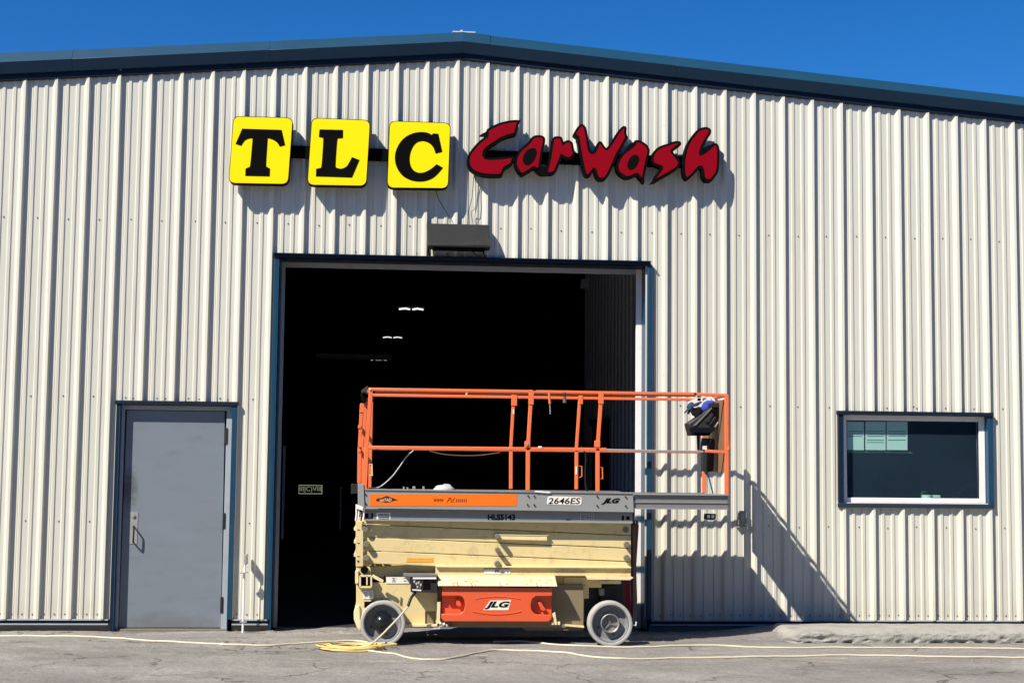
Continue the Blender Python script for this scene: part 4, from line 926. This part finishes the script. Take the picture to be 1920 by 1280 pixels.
# near side
YR = YN-.005; YRI = YN+.032; YFR = YB-.03
post(684, 917, 687.5, 838, 696, 727, YR, .040)
post(989.5, 919, 990, 838, 996.5, 731, YR)
post(1120.5, 922, 1120.5, 840, 1127.5, 739, YR)
rail(691, 729.5, 1306, 738.5, YR, .027)
rail(703, 733.5, 1304, 741.5, YRI, .022, dp=.026)
rail(1300, 738.5, 1363, 741, YR, .028)
rail(691, 838.5, 1137, 842.3, YR, .030)
rail(1137, 843, 1319, 846.5, YRI, .018, m='zinc', dp=.02)
rail(1322, 845, 1362, 847.5, YR, .027)
for u, v in ((996, 748), (1127, 747)):   # clamp sleeves at the post tops
    x, z = on_plane(u, v, YR); MB().box(x-.024, x+.022, YR-.020, YR+.02, z-.05, z+.055).build('post_sleeve', M['orange'], L, bevel=.003)
x, z = on_plane(693.5, 740, YR); MB().cyl(x+.0, YR-.024, YR-.014, on_plane(694, 729.5, YR)[1], .008, 8).build('bolt', M['white'], L)
for u, v in ((989, 833), (1120, 832)):
    x, z = on_plane(u, v, YR); MB().box(x-.026, x+.024, YR-.021, YR+.02, z-.03, z+.03).build('post_clamp', M['orange'], L, bevel=.003)
x, z = on_plane(987.5, 833, YR); MB().cyl(x, YR-.03, YR-.02, z, .014, 8).build('clamp_nut', M['zinc'], L)
# far side
post(957.8, 916, 958, 836, 963.5, 742, YFR, .034); post(1080.5, 917, 1081, 838, 1087.5, 743, YFR, .034)
a = on_plane(964.5, 750, YFR); MB().box(a[0]-.03, a[0]+.025, YFR-.02, YFR+.02, a[1]-.055, a[1]+.05).build('post_sleeve', M['orange'], L, bevel=.003)
a = on_plane(1089, 750, YFR); MB().box(a[0]-.02, a[0]+.02, YFR-.02, YFR+.02, a[1]-.04, a[1]+.045).build('post_sleeve', M['orange'], L, bevel=.003)
zr = on_plane(1300, 739.5, YR)[1]; zm = on_plane(1300, 845, YR)[1]
xla, xrb = A(694, 730)[0], A(1362, 740)[0]
MB().beam((xla, YFR, zr-.006), (xrb-.16, YFR, zr-.006), .03, .028).build('guard_rail', M['orange'], L, bevel=.004)
MB().beam((xla, YFR, zm-.004), (xrb, YFR, zm-.004), .03, .028).build('guard_rail', M['orange'], L, bevel=.004)
# end rails (right) and posts
zd = ze1
for yy, nm in ((YR, 0), (YFR, 1)):
    MB().box(xrb-.018, xrb+.018, yy-.016, yy+.016, zd, zr).build('rail_post', M['orange'], L, bevel=.004)
MB().tube([(xrb, YR, zr-.002), (xrb, YFR-.17, zr-.004)]+[(xrb-.16+.16*math.cos(R(a)), YFR-.16+.16*math.sin(R(a)), zr-.005) for a in range(0, 91, 10)]+[(xrb-.17, YFR, zr-.006)], .017, 10).build('end_rail', M['orange'], L, smooth=True)
MB().beam((xrb, YR, zm), (xrb, YFR, zm), .03, .028, (0, 0, 1)).build('end_rail', M['orange'], L, bevel=.004)
MB().box(xrb-.02, xrb-.008, YR+.03, YFR-.06, zm-.19, zr-.040).build('end_board', M['brownsheet'], L)
MB().prism(rrect([(xrb-.11, zm+.24), (xrb+.01, zm+.20), (xrb+.02, zm-.02), (xrb-.10, zm+.0)], .03), YR+.03, YR+.10).build('orange_bracket', M['orange'], L, bevel=.01) if False else None
o = MB().tube(smoothline([(xrb+.0, YR-.01, zm+.27), (xrb+.018, YR-.0, zm+.18), (xrb+.02, YR-.0, zm+.08), (xrb+.01, YR-.01, zm+.01)], 5), .012, 8).build('corner_gusset', M['orange'], L, smooth=True)
# left end entry gate
post(673.5, 905, 674.5, 838, 678.5, 757, YN+.10, .036); post(680, 908, 681, 838, 687, 745, YN+.22, .034)
for v in (845, 800): 
    a = on_plane(674, v, YN+.10); MB().beam((a[0], YN+.08, a[1]), (a[0]+.01, YFR, a[1]), .028, .026, (0, 0, 1)).build('gate_bar', M['orange'], L, bevel=.003)
MB().box(xla-.016, xla+.016, YFR-.016, YFR+.016, zf, zr).build('rail_post', M['orange'], L, bevel=.004)
MB().beam((xla-.01, YR+.02, zr-.012), (xla-.01, YFR, zr-.012), .03, .026, (0, 0, 1)).build('end_rail', M['orange'], L, bevel=.004)
sv = [on_plane(675.5, v, YN+.10) for v in (757, 776)]; MB().prism(pl([(676.5, 755), (683, 757), (682.5, 773), (674, 773), (674, 768)], YN+.08), YN+.08, YN+.12).build('post_sleeve', M['orange'], L, bevel=.002)
MB().prism(pl([(673.5, 820), (682, 822), (681, 838), (672, 838)], YN+.07), YN+.07, YN+.13).build('post_clamp', M['orange'], L, bevel=.003)
MB().prism(pl([(677, 732), (690, 722.5), (690, 740), (684, 735), (678, 737)], YN+.05), YN+.05, YN+.2).build('gate_pad', mat('worn_black_foam', (.035, .03, .025), .8, var=.4, vscale=20), L, bevel=.004)
lofty('gate_hook', [(675, 738), (688, 736), (687, 752), (679, 756)], YN+.12, YN+.2, 'black', L, bevel=.006)
# handles on posts
for u, v, mm in ((693, 881, 'cream'), (1086, 884, 'orange'), (1125, 887, 'orange')):
    Y = YR if u != 1086 else YFR
    P = pl([(u-3, v-11), (u+4.5, v-11), (u+5, v+10), (u-3, v+10)] if u != 1086 else [(u-2, v-11), (u+5, v-10), (u+5, v+9), (u-2, v+11)], Y)
    MB().tube([(p[0], Y, p[1]) for p in P], .006, 6).build('grab_handle', M[mm], L, smooth=True)
for u0_, v0_, u1_, v1_, Y in ((961.5, 767, 964, 776, YFR-.017), (1079, 874, 1082, 889, YFR-.017), (1009, 836, 1016, 839.5, YR-.017)): decal('label_sticker', u0_, v0_, u1_, v1_, Y, M['paper'], L, .002)
decal('rail_slot', 998.5, 730, 1004.5, 731.4, YR-.017, M['black'], L, .001)

# platform control box
Yc = -1.16
K = empty('control_box', (6.55, Yc, 1.9), 'tilted black control console hung on the right end of the orange rails', 'control box')
z7 = (9.146, (1270, 720))
def k7(nm, pts, y0, y1, m, par=None, **kw): return MB().prism(pl(pts, y0, *z7), y0, y1).build(nm, M[m], par or K, **kw)
k7('console', [(190, 675), (270, 620), (590, 395), (780, 400), (800, 500), (760, 600), (700, 690), (640, 780), (545, 880), (240, 880)], Yc, Yc+.20, 'blackmatte', bevel=.008)
k7('console_lip', [(275, 720), (285, 700), (585, 405), (600, 395), (590, 420), (300, 725)], Yc-.012, Yc, 'zincdark')
k7('joystick_guard', [(570, 320), (770, 320), (800, 345), (790, 400), (590, 400)], Yc-.02, Yc+.16, 'charcoal', bevel=.004)
k7('console_side', [(600, 405), (800, 405), (805, 510), (750, 600), (690, 570), (600, 490)], Yc-.015, Yc+.03, 'black', bevel=.006)
k7('rib', [(470, 640), (580, 520), (630, 515), (540, 660)], Yc-.018, Yc, 'charcoal', bevel=.003)
k7('rib', [(540, 700), (640, 560), (680, 560), (560, 715)], Yc-.018, Yc, 'charcoal', bevel=.003)
k7('rib', [(640, 730), (700, 640), (715, 660), (660, 750)], Yc-.018, Yc, 'zincdark', bevel=.003)
k7('base_strip', [(300, 835), (560, 835), (545, 882), (300, 882)], Yc-.008, Yc, 'black')
k7('support_tube', [(340, 880), (385, 880), (385, 1125), (350, 1125)], Yc+.05, Yc+.08, 'charcoal')
PB = MB().prism(pl([(437, 920), (640, 930), (650, 1000), (640, 1120), (625, 1400), (560, 1480), (510, 1560), (470, 1480), (430, 1500), (420, 1130)], Yc+.03, *z7), Yc+.03, Yc+.10).build('cable_box', M['blackmatte'], K, bevel=.008)
k7('white_tag', [(437, 1058), (508, 1058), (508, 1118), (437, 1118)], Yc+.02, Yc+.03, 'paper')
k7('grip', [(560, 930), (640, 935), (640, 1100), (620, 1490), (520, 1500), (530, 1110)], Yc-.02, Yc+.04, 'black', bevel=.012)
P = [on_plane(u, v, Yc+.02) for u, v in ((1327, 888), (1331, 902), (1337, 925))]
MB().tube([(p[0], Yc+.02, p[1]) for p in P], .006, 6).build('coiled_lead', M['blackcord'], K, smooth=True)
lofty_ = None
# sheets, rags and clothing at the end of the platform
YBN = -.93
tag(MB().prism(pl([(180, 300), (330, 235), (690, 207), (690, 310), (560, 330), (340, 580), (230, 520), (260, 400), (170, 400)], YBN, *z7), YBN, YBN+.005).build('paper_banner', M['paper']), 'crumpled white printed sheet hanging behind the control console', 'banner')
bn = [o for o in C.objects if o.name.startswith('paper_banner')][0]
for u, v, w, h, m_ in ((345, 240, 55, 40, 'ink'), (440, 235, 55, 18, 'redpaint'), (430, 255, 30, 20, 'redpaint'), (575, 250, 10, 26, 'redpaint'), (650, 225, 10, 60, 'redpaint'), (600, 212, 60, 10, 'ink')):
    MB().prism(pl([(u, v), (u+w, v), (u+w, v+h), (u, v+h)], YBN-.002, *z7), YBN-.002, YBN-.001).build('print_block', M[m_], bn)
def cloth(name, pts, y0, th, m, label, cat):
    p_ = pl(pts, y0, *z7); cx_ = sum(p[0] for p in p_)/len(p_); cz_ = sum(p[1] for p in p_)/len(p_)
    mb = MB(); k = len(p_); rings = []
    for s_, yo in ((1, th*.5), (.97, .12*th), (.8, -.25*th), (.5, -.5*th), (.2, -.55*th)):
        rings.append([(cx_+(p[0]-cx_)*s_, y0+yo+.012*noise.noise(Vector((p[0]*30*s_, p[1]*30, yo*9))), cz_+(p[1]-cz_)*s_) for p in p_])
    vs = [q for r_ in rings for q in r_]
    fs = [(i*k+j, i*k+(j+1) % k, (i+1)*k+(j+1) % k, (i+1)*k+j) for i in range(4) for j in range(k)]+[tuple(4*k+j for j in range(k)), tuple(range(k))]
    mb.add(vs, fs); return tag(mb.build(name, M[m], smooth=True), label, cat)
cloth('blue_jacket', [(430, 390), (470, 310), (530, 275), (630, 275), (640, 330), (580, 395), (440, 500), (415, 450)], -1.0, .12, 'bluecloth', 'bright blue jacket bundled behind the black control console', 'jacket')
cloth('grey_bag', [(225, 440), (260, 395), (320, 400), (370, 380), (420, 390), (440, 470), (350, 575), (270, 530)], -1.06, .10, 'greycloth', 'dark grey bag left of the bright blue jacket', 'bag')
cloth('navy_strap_bag', [(165, 390), (200, 330), (250, 300), (300, 330), (400, 290), (440, 300), (360, 370), (280, 390), (240, 440), (200, 515), (180, 510), (200, 420), (130, 500), (118, 492), (180, 410)], -1.12, .05, 'navycloth', 'navy strap with buckle hanging at the left of the grey bag', 'strap')
# hanging tools
def two(name, pts, r, m, pts2, r2, m2, label, cat, p1='grip', p2='blade'):
    x, z = on_plane(pts[0][0], pts[0][1], YR); E_ = empty(name, (x, YR-.02, z), label, cat)
    for nm, pp, rr, mm in ((p1, pts, r, m), (p2, pts2, r2, m2)):
        MB().tube([(on_plane(u, v, YR-.03)[0], YR-.03, on_plane(u, v, YR-.03)[1]) for u, v in pp], rr, 8).build(nm, M[mm], E_, smooth=True)
two('screwdriver', [(1029.5, 735), (1030, 745), (1031, 757)], .011, 'orange', [(1031, 757), (1031.8, 776)], .005, 'zinc', 'orange handled screwdriver hanging from the top rail', 'tool')
two('pliers', [(1058.5, 736), (1058.5, 744)], .012, 'blackmatte', [(1058.5, 744), (1058.7, 755)], .016, 'brownsteel', 'small dark red pliers hanging from the top rail', 'tool', 'grip', 'jaw')
tag(MB().prism(pl([(873, 736), (877, 736), (875, 741), (872, 741)], YR), YR-.02, YR-.01).build('yellow_tag', M['yellowcord']), 'tiny yellow tag under the top rail', 'tag')
def cable(name, pts, Y, r, m, label, cat='cable'):
    P = [(on_plane(u, v, Y)[0], Y, on_plane(u, v, Y)[1]) for u, v in pts]
    return tag(MB().tube(smoothline(P, 6), r, 6).build(name, M[m], smooth=True), label, cat)
cable('slack_cable', [(775, 844), (762, 856), (748, 876), (734, 894), (714, 911), (700, 914), (690, 914)], YN+.05, .005, 'whitecloth', 'white cable drooping from mid rail to the left deck corner')
cable('slack_cable', [(805, 845), (830, 851), (862, 853.5), (900, 853), (938, 848)], YN+.5, .004, 'brownsteel', 'thin dull cable sagging in a shallow curve under the mid rail')
cable('slack_cable', [(1089, 836), (1094, 843), (1098, 855), (1097, 885), (1097, 905), (1101, 921)], YN+.0, .005, 'blackcord', 'dark cable hanging between the two right posts down to deck')
cable('orange_hose_end', [(990, 848), (1000, 900), (1030, 921), (1032, 922)], YN+.04, .003, 'white', 'thin white cord lying over the deck edge near the middle post') if False else None
tag(MB().prism(pl([(1003, 919.5), (1030, 921), (1033, 922.8), (1030, 924), (1003, 922)], YN-.035), YN-.035, YN-.027).build('loose_strap', M['white']), 'short white strap end lying on the deck edge right of the middle post', 'strap')
# rags and tools on the deck
cp = on_plane(833, 915, -1.3); mb = MB()
NR = 14
for i in range(7):
    for j in range(NR):
        pass
vs = []; fs = []
for i in range(8):
    t = i/7; rr = .095*math.cos(t*math.pi/2)**.6
    for j in range(NR):
        a = 2*math.pi*j/NR; w = 1+.22*noise.noise(Vector((math.cos(a)*2, math.sin(a)*2, t*3)))
        vs.append((cp[0]+rr*math.cos(a)*w*1.0, -1.25+rr*math.sin(a)*w*.8, zf+.002+.055*math.sin(t*math.pi/2)*(1+.3*noise.noise(Vector((a, t, 4))))))
for i in range(7):
    for j in range(NR): fs.append((i*NR+j, i*NR+(j+1) % NR, (i+1)*NR+(j+1) % NR, (i+1)*NR+j))
fs.append(tuple(7*NR+j for j in range(NR))); mb.add(vs, fs)
tag(mb.build('white_rag', M['whitecloth'], smooth=True), 'crumpled white rag lying on the lift deck', 'rag')
for k, (u, w, h) in enumerate(((757, 5, 8), (764, 5, 7), (776, 8, 9), (794, 6, 9))):
    x, z = on_plane(u, 915, -1.28); s_ = w/205; hh = h/205
    mb = MB().box(x-s_/2, x+s_/2, -1.30, -1.26, zf+.001, zf+hh*.4).box(x-s_*.3, x+s_*.35, -1.29, -1.27, zf+hh*.4, zf+hh)
    tag(mb.build('metal_fitting', M['zinc'], bevel=.002), ['leftmost of the small metal fittings on the deck', 'second small metal fitting from left on the deck', 'widest small metal fitting on the deck', 'metal fitting nearest the white rag on the deck'][k], 'fitting', 'small metal fittings on the lift deck')
lg = on_plane(1331, 968, YN)
q = pl([(1323, 962.5), (1343, 963), (1342, 973), (1336, 975), (1322, 973.5)], YN+.03)
SK = MB().prism(q, YN+.03, YN+.10).build('power_socket', M['blackmatte'], L, bevel=.004)
decal('socket_mark', 1326, 965, 1331, 970.5, YN+.028, M['paper'], SK); decal('socket_mark', 1334, 965, 1339, 970.5, YN+.028, M['paper'], SK)

# ------------------------------------------------------------------ cords on the ground
def gcord(name, pts, r, m, label, lift=()):
    P = []
    for u, v in pts:
        x, y = on_level(u, v, .05)
        P.append((x, y, 0))
    P = smoothline(P, 10)
    P = [(p.x, p.y, gz(p.x, p.y)+r*.9) for p in P]
    return tag(MB().tube(P, r, 8).build(name, M[m], smooth=True), label, 'cord')
gcord('extension_cord', [(-30, 1186.5), (60, 1189), (120, 1191), (210, 1196), (320, 1202.5), (415, 1208), (500, 1209.5), (540, 1207), (600, 1203.5), (650, 1201), (675, 1201.5), (692, 1206), (690, 1213)], .0085, 'cord', 'pale cord running from the left edge past the grey door to the coil')
gcord('extension_cord', [(925, 1203.5), (950, 1202), (975, 1202), (1010, 1205.5), (1060, 1209.5), (1110, 1211.5), (1200, 1212.5), (1290, 1210.5), (1350, 1210.5), (1400, 1212.5), (1480, 1214), (1560, 1213.2), (1700, 1214), (1820, 1215), (1950, 1216)], .0085, 'cord', 'pale cord touching the right wheel and passing the curb front')
gcord('extension_cord', [(690, 1220), (735, 1225), (775, 1233.5), (825, 1235.5), (860, 1231), (900, 1222.5), (935, 1218), (1000, 1220.5), (1060, 1224), (1100, 1231), (1150, 1234.5), (1200, 1234.5), (1300, 1232), (1450, 1230), (1590, 1227.5), (1700, 1229.5), (1800, 1232), (1950, 1233)], .0085, 'cord', 'pale cord nearest the camera, leaving the coil towards the right edge')
P = []
for u, v, Y in ((652, 1219, -1.62), (690, 1209, -1.62), (712, 1193, -1.56), (735, 1170, -1.52), (752, 1152, -1.50), (765, 1136, -1.49), (771, 1120, -1.47), (779, 1110, -1.42)):
    x, z = on_plane(u, v, Y); P.append((x, Y, max(z, gz(x, Y)+.01)))
tag(MB().tube(smoothline(P[:6], 6), .0085, 8).build('charger_cord', M['cord'], smooth=True), 'pale cord rising across the left wheel to the charger plug', 'cord')
tag(MB().tube(smoothline(P[5:], 6), .013, 8).build('plug', M['charcoal'], smooth=True), 'dark plug end hanging below the charger box', 'plug')
cc = on_level(662, 1215, .05); rr_ = random.Random(5); cl = []
n_t = 9*24
ox = oy = 0
for i in range(n_t):
    a = i/24*2*math.pi; turn = i/24
    s_ = .62+.38*math.sin(turn*2.1)*.6+.25*(turn % 3)/3
    x = cc[0]-.03+.31*s_*math.cos(a)+.025*math.sin(turn*3.7); y = cc[1]+.21*s_*math.sin(a)+.02*math.cos(turn*2.9)
    if turn > 7: x += .10*math.cos(a)*.5+.07
    cl.append((x, y, gz(x, y)+.009+.0035*turn+.004*math.sin(a*2+turn)))
tag(MB().tube(cl, .0075, 7).build('cord_coil', M['yellowcord'], smooth=True), 'tangled yellow extension cord coil by the left wheel', 'cord')
# litter
for k, (u, v, m_, lb, w, h) in enumerate(((418, 1210, 'paper', 'small white scrap beside the left cord', .05, .02), (250, 1178, 'cream', 'broken pale strip along the wall foot left of the door', .0, 0))):
    if w:
        x, y = on_level(u, v, .04); z = gz(x, y)
        mb = MB().add([(x-w/2, y-h, z+.002), (x+w/2, y-h*.6, z+.006), (x+w*.4, y+h, z+.002), (x-w*.3, y+h*.8, z+.02)], [(0, 1, 2), (0, 2, 3), (0, 3, 1), (1, 3, 2)])
        tag(mb.build('paper_scrap', M[m_]), lb, 'scrap')
